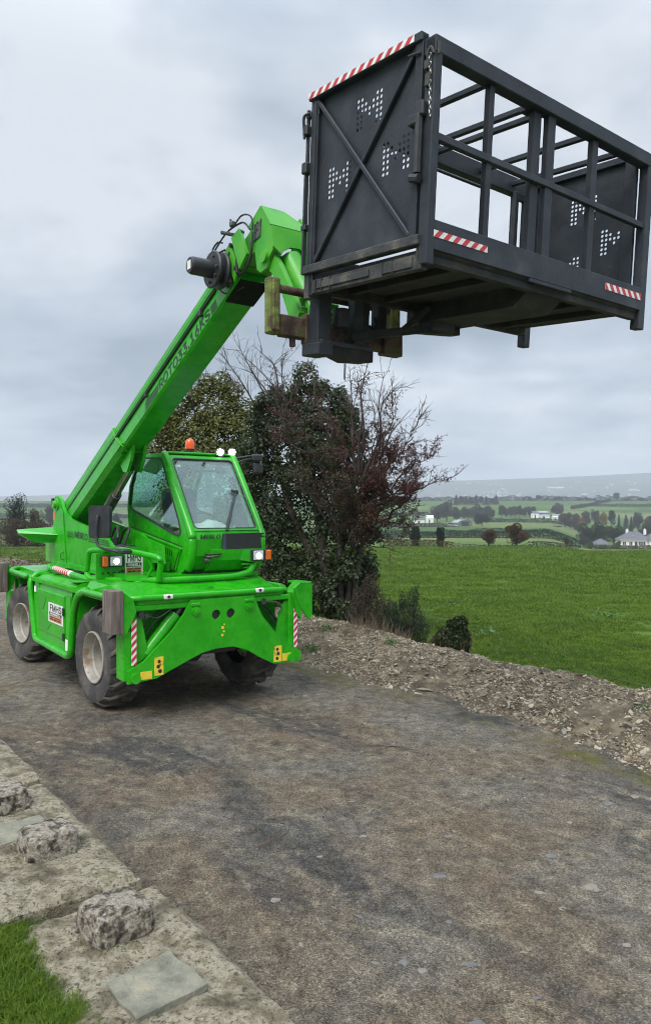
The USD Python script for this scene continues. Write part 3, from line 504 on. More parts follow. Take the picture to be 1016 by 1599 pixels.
RED = mat('red_vinyl', [(.3, (.42, .02, .03)), (.7, (.55, .035, .05))], scale=12, rough=.45)
YEL = mat('yellow_warning_vinyl', [(.36, (.18, .14, .02)), (.44, (.70, .52, .03)), (.7, (.80, .62, .05))], scale=16, detail=6, rough=.5)
INK = mat('black_ink', [(.3, (.010, .010, .012)), (.7, (.022, .022, .025))], scale=12, rough=.5)
GREYINK = mat('faded_grey_ink', [(.3, (.008, .016, .011)), (.7, (.016, .026, .019))], scale=12, rough=.5)
ORG = mat('orange_print', [(.3, (.48, .14, .03)), (.7, (.60, .22, .06))], scale=30, rough=.5)
AMB = mat('amber_lens', [(.3, (.65, .10, .01)), (.7, (.75, .17, .015))], scale=20, rough=.2)
REDLENS = mat('orange_red_dome', [(.3, (.75, .07, .015)), (.7, (.85, .13, .03))], scale=20, rough=.15, coat=.5)
CLEARLENS = mat('headlight_lens', [(.3, (.45, .47, .5)), (.7, (.8, .82, .85))], scale=26, rough=.08, coat=1.0)
CLOTH = mat('cab_clutter', [(.30, (.10, .05, .03)), (.42, (.30, .16, .08)), (.5, (.45, .40, .36)), (.6, (.14, .11, .09)), (.72, (.55, .53, .5))], scale=14, detail=3, rough=.9)
DASH = mat('dusty_dashboard', [(.3, (.40, .41, .41)), (.7, (.56, .57, .57))], scale=6, rough=.8)
BLUE = mat('dark_blue_fabric', [(.3, (.03, .045, .08)), (.7, (.06, .08, .13))], scale=12, rough=.9)
DKG = mat('dark_grey_steel', [(.3, (.02, .021, .022)), (.7, (.045, .046, .047))], scale=9, rough=.7, bump=.2)  # plain dark grey steel with a faint mottle
SHADE_BLACK = mat('painted_shade_black', [(.3, (.006, .009, .006)), (.7, (.016, .020, .014))], scale=12, rough=.9, spec=.1)  # near-black matt colour that stands in for shade under the boom end
LIT = usdkit.material(stage, '/World/Looks/lit_lamp', {'e': ('emission', {'color': (1.0, .97, .90), 'strength': 9.0})}, [], surface='e.emission')
LITSOFT = usdkit.material(stage, '/World/Looks/lit_headlight', {'e': ('emission', {'color': (1.0, .98, .95), 'strength': 1.4})}, [], surface='e.emission')
GRILLE = usdkit.material(stage, '/World/Looks/perforated_green', {
    'tc': ('texture_coordinate', {}), 'mp': ('mapping', {'scale': (1, 1, 1), 'rotation': (0, math.radians(45), 0)}), 'v': ('voronoi_texture', {'scale': 46.0, 'randomness': 0.0}),
    'm': ('map_range', {'from_min': .26, 'from_max': .36, 'clamp': True}), 'c': ('mix_color', {'a': (.004, .02, .003), 'b': (.03, .33, .012)}), 'p': ('principled_bsdf', {'roughness': .5})},
    [('tc.object', 'mp.vector'), ('mp.vector', 'v.vector'), ('v.distance', 'm.value'), ('m.result', 'c.fac'), ('c.result', 'p.base_color')], surface='p.BSDF')
def glass_mat(name, tint, dust, ior):
    return usdkit.material(stage, f'/World/Looks/{name}', {
        't': ('transparent_bsdf', {'color': tint}), 'g': ('glossy_bsdf', {'color': (.84, .96, .93), 'roughness': .02}), 'lw': ('layer_weight', {'blend': .5}), 'pw': ('math', {'math_type': 'power', 'value2': 4.0}), 'fr': ('math', {'math_type': 'multiply_add', 'value2': .75, 'value3': ior}), 'm': ('mix_closure', {}),
        'd': ('diffuse_bsdf', {'color': (.42, .45, .46)}), 'm2': ('mix_closure', {'fac': dust})},
        [('lw.facing', 'pw.value1'), ('pw.value', 'fr.value1'), ('fr.value', 'm.fac'), ('t.BSDF', 'm.closure1'), ('g.BSDF', 'm.closure2'), ('m.closure', 'm2.closure1'), ('d.BSDF', 'm2.closure2')], surface='m2.closure')
GLASS = glass_mat('side_glass', (.74, .88, .84), .01, .09); WIND = glass_mat('dusty_windscreen', (.86, .94, .91), .07, .075)

TH = thing('telehandler', 'bright green telescopic handler with raised boom and glazed cab on the track', 'telehandler', loc=MO, rz=MYAW)
def P(name, mesh, m, smooth=False, parent=None, label=None, kind=None): return part(parent or TH, name, mesh, m, smooth, label, kind)
WB = 1.625; WR = .585
# --- wheels
def wheel(x, side, steer):
    w = group(TH, 'wheel'); c = np.array([x, side * .915, WR]); hw = .215; o = side      # o: outer direction along y
    Rm = trimesh.transformations.rotation_matrix(steer, [0, 0, 1], c)
    prof = [(.285, .16), (.325, .188), (.40, .205), (.47, .212), (.515, .20), (.535, .17), (.545, .10), (.548, 0), (.545, -.10), (.535, -.17), (.515, -.20), (.47, -.212), (.40, -.205), (.325, -.188), (.285, -.16)]
    ty = lathe(prof, c, (0, o, 0), 48); ty.apply_transform(Rm); P('tyre', ty, RUB, 40, w)
    lugs = []
    for k in range(17):
        for sgn in (1, -1):
            a0 = 2 * np.pi * (k + (.5 if sgn > 0 else 0)) / 17; pts = []
            # a lug: bent bar from the shoulder to the middle of the tread
            st = [(.205, .475, 0.0, .050), (.200, .530, .02, .060), (.15, .575, .07, .062), (.08, .585, .15, .058), (-.01, .586, .235, .045)]
            V = []
            for (yy, rr, da, wd) in st:
                for base in (0, 1):
                    for e in (-1, 1):
                        r_ = rr if base else rr - .055; ang = a0 + da + e * (wd / 2 * (1 if base == 0 else .72)) / rr
                        V.append([c[0] + r_ * np.cos(ang), c[1] + o * sgn * yy, c[2] + r_ * np.sin(ang)])
            V = np.array(V); Fc = []
            for i in range(4):
                b = i * 4
                for (p_, q_) in ((0, 1), (1, 3), (3, 2), (2, 0)): Fc += [[b + p_, b + q_, b + 4 + q_], [b + p_, b + 4 + q_, b + 4 + p_]]
            Fc += [[0, 1, 3], [0, 3, 2], [16, 19, 17], [16, 18, 19]]
            lugs.append(trimesh.Trimesh(V, Fc, process=False))
    lg = cat(lugs); lg.apply_transform(Rm); trimesh.repair.fix_normals(lg); P('tread_lugs', lg, TREAD, False, w)
    rp = [(.297, .165), (.300, .195), (.288, .20), (.272, .165), (.262, .10), (.245, .085), (.240, .02), (.22, -.04), (.195, -.055), (.155, -.045), (.15, -.02), (.12, -.015), (.0, -.015)]
    r_ = lathe(rp, c, (0, o, 0), 36); r_.apply_transform(Rm); P('rim', r_, RIM, 35, w)
    hub = [cyl(c + [0, -o * .03, 0], c + [0, o * .035, 0], .095, 18), cyl(c + [0, o * .035, 0], c + [0, o * .06, 0], .05, 12)]
    hb = cat(hub); hb.apply_transform(Rm); P('hub', hb, GRN, 30, w)
    for k in range(8):
        a = 2 * np.pi * k / 8; q = c + [.178 * np.cos(a), -o * .06, .178 * np.sin(a)]; nt = cyl(q, q + [0, o * .035, 0], .016, 6); nt.apply_transform(Rm); P('wheel_nut', nt, STEEL, False, w)
wheel(WB, -1, .06); wheel(-WB, -1, .16); wheel(WB, 1, .06); wheel(-WB, 1, .16)
for x in (WB, -WB): P('axle', [cyl((x, -.72, WR), (x, .72, WR), .12, 14), bx(x - .2, x + .2, -.2, .2, WR - .16, WR + .2, .05), cyl((x + .25, -.5, WR + .02), (x + .25, .5, WR + .02), .05, 10)], DKG)
# --- chassis
P('chassis_frame', [bx(-2.3, 2.3, -.42, .42, .60, 1.2, .03), bx(-.95, .95, -.75, .75, .48, 1.2, .03)], DKG)
deck_poly = Polygon([(-2.5, -.9), (-2.25, -1.1), (-1.3, -1.1), (2.2, -1.1), (2.5, -.99), (2.55, -.9), (2.55, .88), (2.48, .97), (2.2, 1.1), (-2.25, 1.1), (-2.5, .9)])
P('deck', [slab(deck_poly, (0, 0, 1.265), (1, 0, 0), (0, 1, 0), .05), trimesh.convex.convex_hull(np.array([(2.53, -.90, 1.335), (2.53, .84, 1.33), (1.84, -.99, 1.425), (1.84, .99, 1.425), (1.2, -.99, 1.43), (1.2, .99, 1.43)] + [(x_, y_, 1.30) for x_, y_ in ((2.53, -.92), (2.53, .88), (1.2, -1.06), (1.2, 1.06))]))], GRN)
P('deck_edge_tube', tube(round_path([(1.32, -1.12, 1.325), (2.25, -1.11, 1.325), (2.50, -1.02, 1.335), (2.565, -.9, 1.34), (2.565, .84, 1.325), (2.50, .95, 1.32), (2.2, 1.11, 1.32), (1.2, 1.12, 1.32)], .12), .034, 10), GRN, True)
P('rear_deck_edge_tube', tube(round_path([(-1.2, -1.12, 1.31), (-2.25, -1.11, 1.33), (-2.50, -.95, 1.345), (-2.53, .9, 1.345), (-2.2, 1.11, 1.32), (-1.2, 1.12, 1.32)], .12), .034, 10), GRN, True)
P('rear_deck_cover', slab(Polygon([(-2.4, -.92), (-1.25, -1.0), (-.6, -.9), (-.55, .9), (-2.4, .9)]), (0, 0, 1.315), (1, 0, 0), (0, 1, 0), .06), GRN)
P('filler_cap', cyl((2.25, .02, 1.36), (2.25, .02, 1.395), .09, 20), GRN, 30)
for y in (-.60, .55): P('tie_down_plate', [bx(2.57, 2.605, y - .055, y + .055, 1.315, 1.365, .01)], WHITE); P('tie_down_hole', cyl((2.60, y, 1.34), (2.61, y, 1.34), .018, 8), INK)
# --- right hand engine cover with its rounded tube frame
for sgn in (-1, 1):
    ya, yb = sgn * 1.085, sgn * .55
    prof = [(sgn * .55, .47), (sgn * 1.085, .47), (sgn * 1.085, 1.16), (sgn * 1.07, 1.25), (sgn * 1.02, 1.32), (sgn * .94, 1.36), (sgn * .55, 1.37)]
    if sgn < 0: prof = prof[::-1]
    P('engine_cover', slab(prof, (-.95, 0, 0), (0, 1, 0), (0, 0, 1), 1.72), GRN, label='engine cover with perforated grilles and a hire sticker' if sgn < 0 else None)
    y = sgn * 1.10
    P('cover_frame', tube(round_path([(-1.08, sgn * .80, 1.37), (-1.09, sgn * 1.0, 1.36), (-1.09, y, 1.26), (-.84, y, .50), (-.78, y, .462), (.66, y, .442), (.80, y, .50), (.90, y, 1.02), (1.08, y, 1.26), (1.40, y, 1.335)], .16, 6), .045, 10), GRN, True)
    if sgn < 0:
        P('cover_door', bx(-.72, .52, -1.099, -1.075, .62, 1.18, .012), GRN)
        P('grille', xz(Polygon([(-.86, 1.20), (-.66, 1.20), (-.70, 1.30), (-.86, 1.30)]), -1.092, -1.05), GRILLE)
        P('grille', xz(rrect(-.70, .92, -.28, 1.14, .04).difference(Polygon([(-.28, .90), (-.28, 1.08), (-.45, .90)])), -1.104, -1.098), GRILLE)
        P('grille', xz(Polygon([(-.66, .68), (-.22, .66), (-.05, .76), (-.30, .86), (-.66, .92)]), -1.104, -1.098), GRILLE)
        P('grille', xz(rrect(.58, .56, .76, 1.20, .03), -1.094, -1.08), GRILLE)
        P('grille', slab([(-.02, 0), (.34, 0), (.34, .35), (-.02, .35)], (.42, -1.06, 1.278), (1, 0, 0), (0, .80, .6), .012, .004) if False else bx(.45, .76, -1.02, -.62, 1.366, 1.378, .004), GRILLE)
        for (px, pz) in ((.50, .98), (.50, .66)): P('cover_latch', [bx(px - .03, px + .03, -1.115, -1.098, pz - .05, pz + .05, .006)], BLK)
        P('sticker', bx(-.89, -.80, -1.10, -1.088, 1.12, 1.20, .002), WHITE)
        P('sticker', bx(.42, .52, -1.104, -1.098, .50, .62, .002) if False else bx(.56, .66, -1.10, -1.0845, .50, .64, .002), WHITE)
def hire_sign(parent, o, ex, ey, w, h):
    s = part(parent, 'hire_sign', slab(sbox(0, 0, w, h), o, ex, ey, .004), WHITE, label='white sticker with black letters over an orange band')
    ex, ey = np.array(ex, float), np.array(ey, float); n = np.cross(ex, ey); o = np.array(o, float) + n * .004
    part(s, 'lettering', text('FMHS', h * .34, o + ex * w * .10 + ey * h * .58, ex, ey, .002, True, w * .78), INK)
    part(s, 'black_band', slab(sbox(w * .07, h * .36, w * .93, h * .53), o, ex, ey, .0015), INK)
    part(s, 'lettering', text('PENNELL', h * .11, o + n * .0016 + ex * w * .14 + ey * h * .388, ex, ey, .001, True, w * .72), WHITE)
    part(s, 'orange_band', slab(sbox(w * .07, h * .08, w * .93, h * .34), o, ex, ey, .0015), ORG)
    part(s, 'small_print', [slab(sbox(w * a, h * b, w * c, h * d), o + n * .0016, ex, ey, .001) for a, b, c, d in ((.12, .25, .45, .30), (.5, .25, .86, .30), (.14, .13, .36, .21), (.40, .13, .60, .21), (.64, .13, .86, .21))], RUST)
hire_sign(TH, (-.16, -1.1005, .79), (1, 0, 0), (0, 0, 1), .64, .255)
# --- stabilisers
def hazard(parent, o, ex, ey, L, w, n, name='hazard_tape', lean=1.0):
    """white strip with slanting red bars"""
    t = part(parent, name, slab(sbox(0, 0, L, w), o, ex, ey, .003), WHITE); nn = np.cross(np.array(ex, float) / np.linalg.norm(ex), np.array(ey, float) / np.linalg.norm(ey)); full = sbox(0, 0, L, w); st = L / n
    bars = [Polygon([(k * st, 0), (k * st + st * .5, 0), (k * st + st * .5 + lean * w, w), (k * st + lean * w, w)]).intersection(full) for k in range(-3, n + 2)]
    bars = [b for b in bars if b.area > 1e-6 and b.geom_type == 'Polygon']
    part(t, 'red_bars', [slab(b, np.array(o) + nn * .0032, ex, ey, .0012) for b in bars], RED)
def stabiliser(dr):                                                    # dr +1 front, -1 rear
    fx = lambda x: dr * x
    plate = [(-1.06, .445), (-.74, .47), (-.42, .60), (-.20, .685), (-.02, .715), (.20, .715), (.38, .655), (.55, .55), (.74, .452), (1.13, .448), (1.13, .56), (.97, .66), (.66, .90), (.54, 1.12), (.47, 1.285), (-.33, 1.285), (-.42, 1.13), (-.55, .97), (-.88, .665), (-1.06, .58)]
    holes = unary_union([Point(-.02, 1.10).buffer(.055, 8), Point(.165, 1.10).buffer(.055, 8)])
    pl = Polygon(plate).difference(holes)
    P('stabiliser_plate', yz(pl, fx(2.56), fx(2.595)), GRN)
    P('stabiliser_box', [yz(Polygon([(-.98, .56), (.98, .56), (.98, 1.26), (-.98, 1.26)]).difference(Polygon([(-.6, .3), (-.35, .6), (-.1, .74), (.25, .74), (.5, .6), (.7, .3)])), fx(2.20), fx(2.24)), bx(fx(2.2), fx(2.56), -.98, .98, 1.20, 1.262, .01)], GRN)
    P('tow_hole', [cyl((fx(2.50), y, 1.10), (fx(2.56), y, 1.10), .075, 14) for y in (-.02, .165)], INK)
    for y in (-.28, .40):
        P('pivot_pin', [cyl((fx(2.59), y, 1.16), (fx(2.62), y, 1.16), .05, 14), cyl((fx(2.62), y, 1.16), (fx(2.64), y, 1.16), .024, 8)], GRN, 30)
        P('pin_keeper', bx(fx(2.59), fx(2.612), y - .055, y + .055, 1.215, 1.25, .008), GRN)
    for sg in (-1, 1):
        yo, yi = sg * 1.06, sg * .86
        P('stabiliser_leg', [bx(fx(2.36), fx(2.57), yo + sg * .04, sg * .97, .47, 1.30 if sg > 0 else 1.0, .012), yz(Polygon([(sg * .97, .62), (sg * .80, .72), (sg * .88, 1.12), (sg * .94, 1.18), (sg * .97, 1.18)]), fx(2.50), fx(2.53))], GRN)
        P('leg_foot_pin', cyl((fx(2.40), sg * .98, .50), (fx(2.63), sg * .98, .50), .055, 12), GRN, 30)
        P('stabiliser_cylinder', [cyl((fx(2.47), sg * .82, .72), (fx(2.47), sg * .46, 1.12), .072, 16)], GRN, 30)
        P('cylinder_rod', [cyl((fx(2.47), sg * .46, 1.12), (fx(2.47), sg * .36, 1.24), .035, 10)], STEEL, 30)
        P('hydraulic_hose', tube(smooth_path([(fx(2.47), sg * .90, .80), (fx(2.47), sg * .74, 1.02), (fx(2.47), sg * .60, 1.14), (fx(2.47), sg * .42, 1.22)], 5), .008, 6), BLK, True)
        P('hydraulic_hose', tube(smooth_path([(fx(2.44), sg * .90, .88), (fx(2.44), sg * .78, 1.06), (fx(2.44), sg * .62, 1.18), (fx(2.44), sg * .45, 1.23)], 5), .011, 6), BLK, True)
        # folded foot: vertical plate with a worn board on its outer side
        P('stabiliser_foot', yz(Polygon([(sg * 1.11, .965), (sg * 1.11, 1.42), (sg * (1.30 if sg > 0 and False else 1.0), 1.34), (sg * .965, 1.20), (sg * 1.07, .98)]) if sg < 0 else Polygon([(1.0, 1.28), (1.13, 1.40), (1.13, .95), (1.07, 1.02)]), fx(2.42), fx(2.60)), GRN)
        if sg > 0: P('foot_shield', [slab([(0, 0), (.20, -.03), (.20, -.44), (.14, -.46), (-.02, -.19)], (fx(2.64), 1.04, 1.40), (fx(.10), 1, 0), (0, 0, 1), .025), slab([(0, 0), (.20, -.03), (.20, .0), (.05, .05)], (fx(2.64), 1.04, 1.40), (fx(.10), 1, 0), (fx(-1), 0, 0), .015)] if False else [yz(Polygon([(1.02, 1.33), (1.12, 1.40), (1.285, 1.375), (1.285, .985), (1.235, .94), (1.09, 1.13)]), fx(2.58), fx(2.61)), bx(fx(2.30), fx(2.60), 1.12, 1.29, 1.375, 1.40, .006)], GRN)
        else: P('foot_board', bx(fx(2.36), fx(2.62), -1.25, -1.115, .985, 1.44, .006), WOOD)
        ex = (0, 0, 1) if dr > 0 else (0, 0, 1)
        if dr > 0:
            if sg < 0: hazard(TH, (2.573, -.955, .635), (0, 0, 1), (0, -1, 0), .49, .058, 6, lean=-1.0)
            else: hazard(TH, (2.573, 1.09, .60), (0, 0, 1), (0, -1, 0), .48, .055, 6, lean=-1.0)
    if dr > 0:
        P('hose_fitting', [cyl((2.50, -.90, 1.16), (2.58, -.90, 1.16), .035, 10), cyl((2.52, -.84, 1.15), (2.58, -.84, 1.15), .025, 8), tube(smooth_path([(2.55, -.82, 1.14), (2.56, -.70, 1.12), (2.55, -.55, 1.20), (2.5, -.45, 1.26)], 5), .008, 6)], BLK, 40)
        P('hose_fitting', [cyl((2.50, .62, 1.20), (2.56, .62, 1.20), .04, 10), tube(smooth_path([(2.55, .64, 1.20), (2.57, .78, 1.18), (2.57, .86, 1.12), (2.55, .83, 1.06)], 5), .012, 6)], STEEL, 40)
        for (y0, z0, w_, h_) in ((-.92, .475, .13, .085), (-.765, .50, .105, .20), (.74, .47, .11, .19), (.86, .47, .12, .09)): P('warning_label', bx(2.595, 2.598, y0, y0 + w_, z0, z0 + h_, .0005), YEL)
        P('warning_pictogram', [yz(Point(y, z).buffer(r_, 6), 2.5982, 2.5995) for y, z, r_ in ((-.71, .65, .018), (-.72, .595, .02), (-.70, .545, .022), (.79, .62, .018), (.80, .565, .02), (.785, .51, .02))], INK)
        P('paint_drip', yz(unary_union([Point(.06, .945).buffer(.018, 5), Point(.075, .90).buffer(.012, 5), Point(.055, .86).buffer(.016, 5), Point(.08, .98).buffer(.01, 5)]), 2.595, 2.5962), YEL)
stabiliser(1); stabiliser(-1)
# --- turret
P('slew_ring', cyl((0, 0, 1.30), (0, 0, 1.42), .62, 36), DKG, 40)
P('turret_base', slab(Polygon([(-1.60, -.66), (1.55, -.66), (1.80, -.40), (1.80, 1.0), (-1.3, 1.0), (-1.60, .6)]), (0, 0, 1.435), (1, 0, 0), (0, 1, 0), .06), GRN)
side = Polygon([(-1.60, 1.49), (-1.58, 2.44), (-1.54, 2.48), (-1.36, 2.49), (-1.26, 2.44), (-1.14, 2.31), (-1.00, 2.22), (-.80, 2.15), (.05, 2.04), (.62, 1.96), (.95, 1.80), (.95, 1.49)])
P('turret_side_plate', [xz(side, -.62, -.575), xz(Polygon([(-1.58, 1.49), (-1.57, 2.40), (-1.36, 2.46), (-1.10, 2.24), (-.95, 1.49)]), -.635, -.622)], GRN)
P('turret_side_plate', xz(side, -.11, -.06), GRN)
P('side_stripe', [slab([(0, 0), (L, -.0), (L, .012), (0, .012)], (x, -.6215, z), (1, 0, -.045), (0, 0, 1), -.0015 if False else .0015) for x, z, L in ((-.93, 1.955, .30), (-.93, 1.925, .30), (-.93, 1.895, .30), (.02, 1.905, .75), (.02, 1.878, .80), (.02, 1.85, .82))], INK)
P('maker_lettering', text('MERLO', .085, (-.60, -.6215, 1.89), (1, 0, -.045), (0, 0, 1), .002, True, .56, .15), INK)
P('boom_pivot_pin', [cyl((-1.38, -.70, 2.36), (-1.38, 0, 2.36), .055, 16), cyl((-1.38, -.655, 2.36), (-1.38, -.62, 2.36), .09, 16)], GRN_OLD, 30)
P('rear_lamp', [bx(-1.68, -1.60, -.64, -.58, 2.33, 2.46, .01), bx(-1.67, -1.61, -.62, -.57, 2.24, 2.29, .01)], BLK)
P('rear_sticker', bx(-1.585, -1.48, -.6375, -.6345, 2.12, 2.24, .001), ORG)
P('grab_loop', tube(round_path([(-1.05, -.625, 1.66), (-1.05, -.68, 1.66), (-1.05, -.68, 1.55), (-1.05, -.625, 1.55)], .03), .012, 6), GRN, True)
P('counterweight', [slab(Polygon([(-2.3, -.55), (-1.62, -.62), (-1.62, .6), (-2.3, .55)]), (0, 0, 1.46), (1, 0, 0), (0, 1, 0), .40)], GRN)
# wing shaped rear guard standing out to the right
wing = np.array([(-1.60, -.60, 2.02), (-1.30, -.52, 1.90), (-1.55, -.58, 1.775), (-2.05, -.80, 1.775), (-1.95, -1.10, 1.91), (-1.80, -1.13, 1.985)])
P('rear_guard', trimesh.convex.convex_hull(np.vstack([[(-1.58, -.56, 2.02), (-1.30, -.52, 1.895), (-1.58, -.56, 1.775), (-1.70, -1.13, 1.985), (-1.62, -1.13, 1.93), (-1.72, -1.12, 1.91), (-1.75, -.86, 1.775), (-1.66, -1.15, 1.975)], [(-2.0, -.56, 2.0), (-2.0, -.56, 1.79)]])), GRN)
P('winch_block', [bx(-.45, .25, -.5, -.15, 1.49, 1.75, .03), cyl((.35, -.5, 1.66), (.35, -.12, 1.66), .13, 16)], DKG)
P('hydraulic_block', [bx(.62, .9, -.05, .02, 1.55, 1.85, .02) if False else bx(.35, .72, -.52, -.2, 1.50, 1.82, .03), cyl((.55, -.45, 1.8), (.55, -.45, 1.92), .05, 10), tube(smooth_path([(.5, -.4, 1.8), (.4, -.35, 2.0), (.2, -.3, 2.05), (0, -.3, 1.9)], 5), .018, 6), tube(smooth_path([(.6, -.35, 1.8), (.55, -.25, 2.02), (.3, -.22, 2.0), (.1, -.22, 1.8)], 5), .018, 6)], BLK, 40)
fp = [(-.87, 1.41), (-.10, 1.41), (-.10, 1.80), (-.45, 1.82), (-.87, 1.74)]
P('front_panel', yz(Polygon(fp), 1.03, 1.06), GRN); P('front_shelf', bx(.55, 1.03, -.87, -.66, 1.40, 1.44, .01), GRN)
P('folded_panel', slab([(0, 0), (.95, 0), (.9, .22), (.25, .33), (0, .30)], (.62, -.18, 1.60), (1, 0, .02), (0, .05, 1), .02), GRN)
P('panel_bolt', [cyl((1.06, y, 1.50), (1.068, y, 1.50), .014, 6) for y in (-.79, -.72, -.65, -.58)] + [bx(1.06, 1.08, -.555, -.515, 1.47, 1.53, .004)], INK)
hl = group(TH, 'headlight')
P('housing', bx(1.06, 1.12, -.82, -.525, 1.575, 1.715, .015), BLK, parent=hl); P('amber_indicator', bx(1.115, 1.145, -.815, -.745, 1.582, 1.708, .01), AMB, parent=hl); P('lens', bx(1.115, 1.14, -.715, -.57, 1.588, 1.702, .012), CLEARLENS, parent=hl); P('bulb', lathe([(.0, .012), (.03, .008), (.04, 0)], (1.14, -.64, 1.645), (1, 0, 0), 14), LITSOFT, parent=hl)
hire_sign(TH, (1.061, -.505, 1.45), (0, 1, 0), (0, 0, 1), .235, .31)
# guard rail round the turret
P('guard_rail', [tube(round_path([(-.95, -.86, 1.47), (-.85, -.88, 1.45), (.55, -.86, 1.405), (.80, -.82, 1.40), (1.90, -.42, 1.455), (1.97, -.1, 1.455), (1.97, .55, 1.455), (1.93, .80, 1.50), (1.90, .88, 1.62)], .14, 6), .040, 10)], GRN, True)
P('guard_loop', tube(round_path([(.74, -.84, 1.41), (.60, -.84, 1.46), (.70, -.84, 1.76), (.84, -.82, 1.775), (1.35, -.66, 1.80), (1.92, -.46, 1.735), (1.99, -.42, 1.70), (1.93, -.43, 1.46)], .09, 6), .036, 10), GRN, True)
P('guard_brace', tube([(1.78, -.49, 1.72), (1.80, -.45, 1.60), (1.72, -.50, 1.45)], .022, 8), GRN, True)
hz0 = np.array([-.62, -.862, 1.485]); t = P('hazard_sleeve', tube([(-.66, -.873, 1.447), (.10, -.867, 1.421)], .043, 12), WHITE, True)
P('red_bars', [tube([(-.62 + k * .085, -.8735, 1.446 - k * .0029), (-.585 + k * .085, -.873, 1.4448 - k * .0029)], .0445, 12) for k in range(8)], RED, True, parent=t)
P('rail_bracket', [bx(-.98, -.90, -.90, -.5, 1.40, 1.44, .01), bx(.5, .58, -.86, -.6, 1.37, 1.40, .01), bx(1.6, 1.68, -.6, -.3, 1.40, 1.44, .01)], GRN)
# mirror on its arm
mr = group(TH, 'mirror')
P('mirror_housing', [xz(rrect(-.15, -.20, .15, .20, .04), -.03, .03)], BLK, parent=mr) if False else P('mirror_housing', slab(rrect(-.155, -.195, .155, .195, .045), (1.30, -.92, 2.14), (.86, .51, 0), (0, 0, 1), -.055), BLK, parent=mr)
P('mirror_arm', tube(smooth_path([(1.31, -.935, 2.22), (1.315, -.95, 2.10), (1.31, -.95, 1.95), (1.36, -.93, 1.84), (1.55, -.83, 1.80), (1.62, -.72, 1.77)], 6), .016, 8), BLK, True, parent=mr)
P('arm_clamp', bx(1.48, 1.72, -.80, -.66, 1.765, 1.82, .02), BLK, parent=mr)
# --- cab
C0, C1 = 0.0, 1.03
cabprof = Polygon([(-.03, 1.47), (-.17, 2.33), (-.10, 2.62), (.18, 3.0), (.30, 3.05), (1.02, 3.02), (1.13, 2.98), (1.84, 2.03), (1.885, 1.92), (1.86, 1.72), (1.74, 1.55), (1.55, 1.47)])
win = Polygon([(-.10, 2.36), (-.03, 2.62), (.22, 2.95), (.32, 2.99), (.98, 2.955), (1.04, 2.92), (1.56, 2.13), (1.61, 2.02), (1.56, 1.965), (1.44, 1.975), (.0, 2.29)]).buffer(-.01).buffer(.02, 4)
lowhole = Polygon([(.06, 1.52), (-.03, 2.0), (.05, 2.2), (1.4, 1.9), (1.7, 1.85), (1.6, 1.6), (1.4, 1.53)])
P('cab_side_frame', [xz(cabprof.difference(win), C0, C0 + .05)], GRN); P('cab_side_frame', [xz(cabprof.difference(win), C1 - .05, C1)], GRN)
P('cab_pillar', [tube(smooth_path([(1.05, C0 + .03, 3.0), (1.13, C0 + .02, 2.96), (1.49, C0 + .02, 2.49), (1.84, C0 + .025, 2.02), (1.885, C0 + .03, 1.90), (1.85, C0 + .03, 1.70), (1.76, C0 + .03, 1.55)], 4), .048, 10)], GRN, True)
P('cab_pillar', [tube(smooth_path([(1.05, C1 - .03, 3.0), (1.13, C1 - .02, 2.96), (1.49, C1 - .02, 2.49), (1.84, C1 - .025, 2.02), (1.885, C1 - .03, 1.90), (1.85, C1 - .03, 1.70), (1.76, C1 - .03, 1.55)], 4), .048, 10)], GRN, True)
P('cab_roof', [xz(Polygon([(.14, 2.96), (.28, 3.05), (1.02, 3.025), (1.13, 2.985), (1.16, 2.95), (1.06, 2.94), (1.0, 2.97), (.3, 2.99)]), C0 + .03, C1 - .03), bx(.95, 1.10, C0 + .06, C1 - .06, 3.015, 3.045, .01)], GRN)
P('cab_front', [xz(Polygon([(1.79, 2.03), (1.845, 2.03), (1.895, 1.92), (1.87, 1.72), (1.75, 1.55), (1.55, 1.475), (1.50, 1.52), (1.70, 1.6), (1.80, 1.75)]), C0 + .03, C1 - .03)], GRN, 25)
P('cab_lower_front', [xz(Polygon([(1.86, 1.80), (1.925, 1.79), (1.91, 1.66), (1.80, 1.53), (1.70, 1.50)]), C0 + .26, C1 - .05)], GRN, 25)
P('cab_floor', [bx(0, 1.7, C0 + .05, C1 - .05, 1.47, 1.52, .01), bx(-.06, -.02, C0 + .05, C1 - .05, 1.5, 2.0, .01)], DKG)
P('cab_rear_glass', slab([(0, 0), (.93, 0), (.93, .65), (0, .65)], (-.14, C0 + .05, 2.32), (0, 1, 0), (.38, 0, 1), .006), GLASS)
ws = np.array([-.71, 0, .95]); ws /= np.linalg.norm(ws)
fr = Polygon([(0, 0), (.97, 0), (.97, 1.20), (0, 1.20)]); op = rrect(.055, .035, .915, 1.15, .05)
P('windscreen_frame', slab(fr.difference(op), (1.845, C0 + .03, 2.015), (0, 1, 0), ws, .02), GRN)
wsc = P('windscreen', slab(rrect(.05, .03, .92, 1.155, .05), (1.838, C0 + .03, 2.018), (0, 1, 0), ws, .006), WIND)
P('seal', slab(rrect(.045, .025, .925, 1.16, .055).difference(rrect(.058, .04, .912, 1.146, .048)), (1.8465, C0 + .03, 2.018), (0, 1, 0), ws, .020), BLK, parent=wsc)
P('side_window', xz(win.buffer(.006), C0 + .012, C0 + .018), GLASS); P('side_window', xz(win.buffer(.006), C1 - .018, C1 - .012), GLASS)
P('window_seal', xz(win.buffer(.004).difference(win.buffer(-.018)), C0 - .006, C0 + .02), BLK); P('window_seal', xz(win.buffer(.004).difference(win.buffer(-.018)), C1 - .02, C1 + .006), BLK)
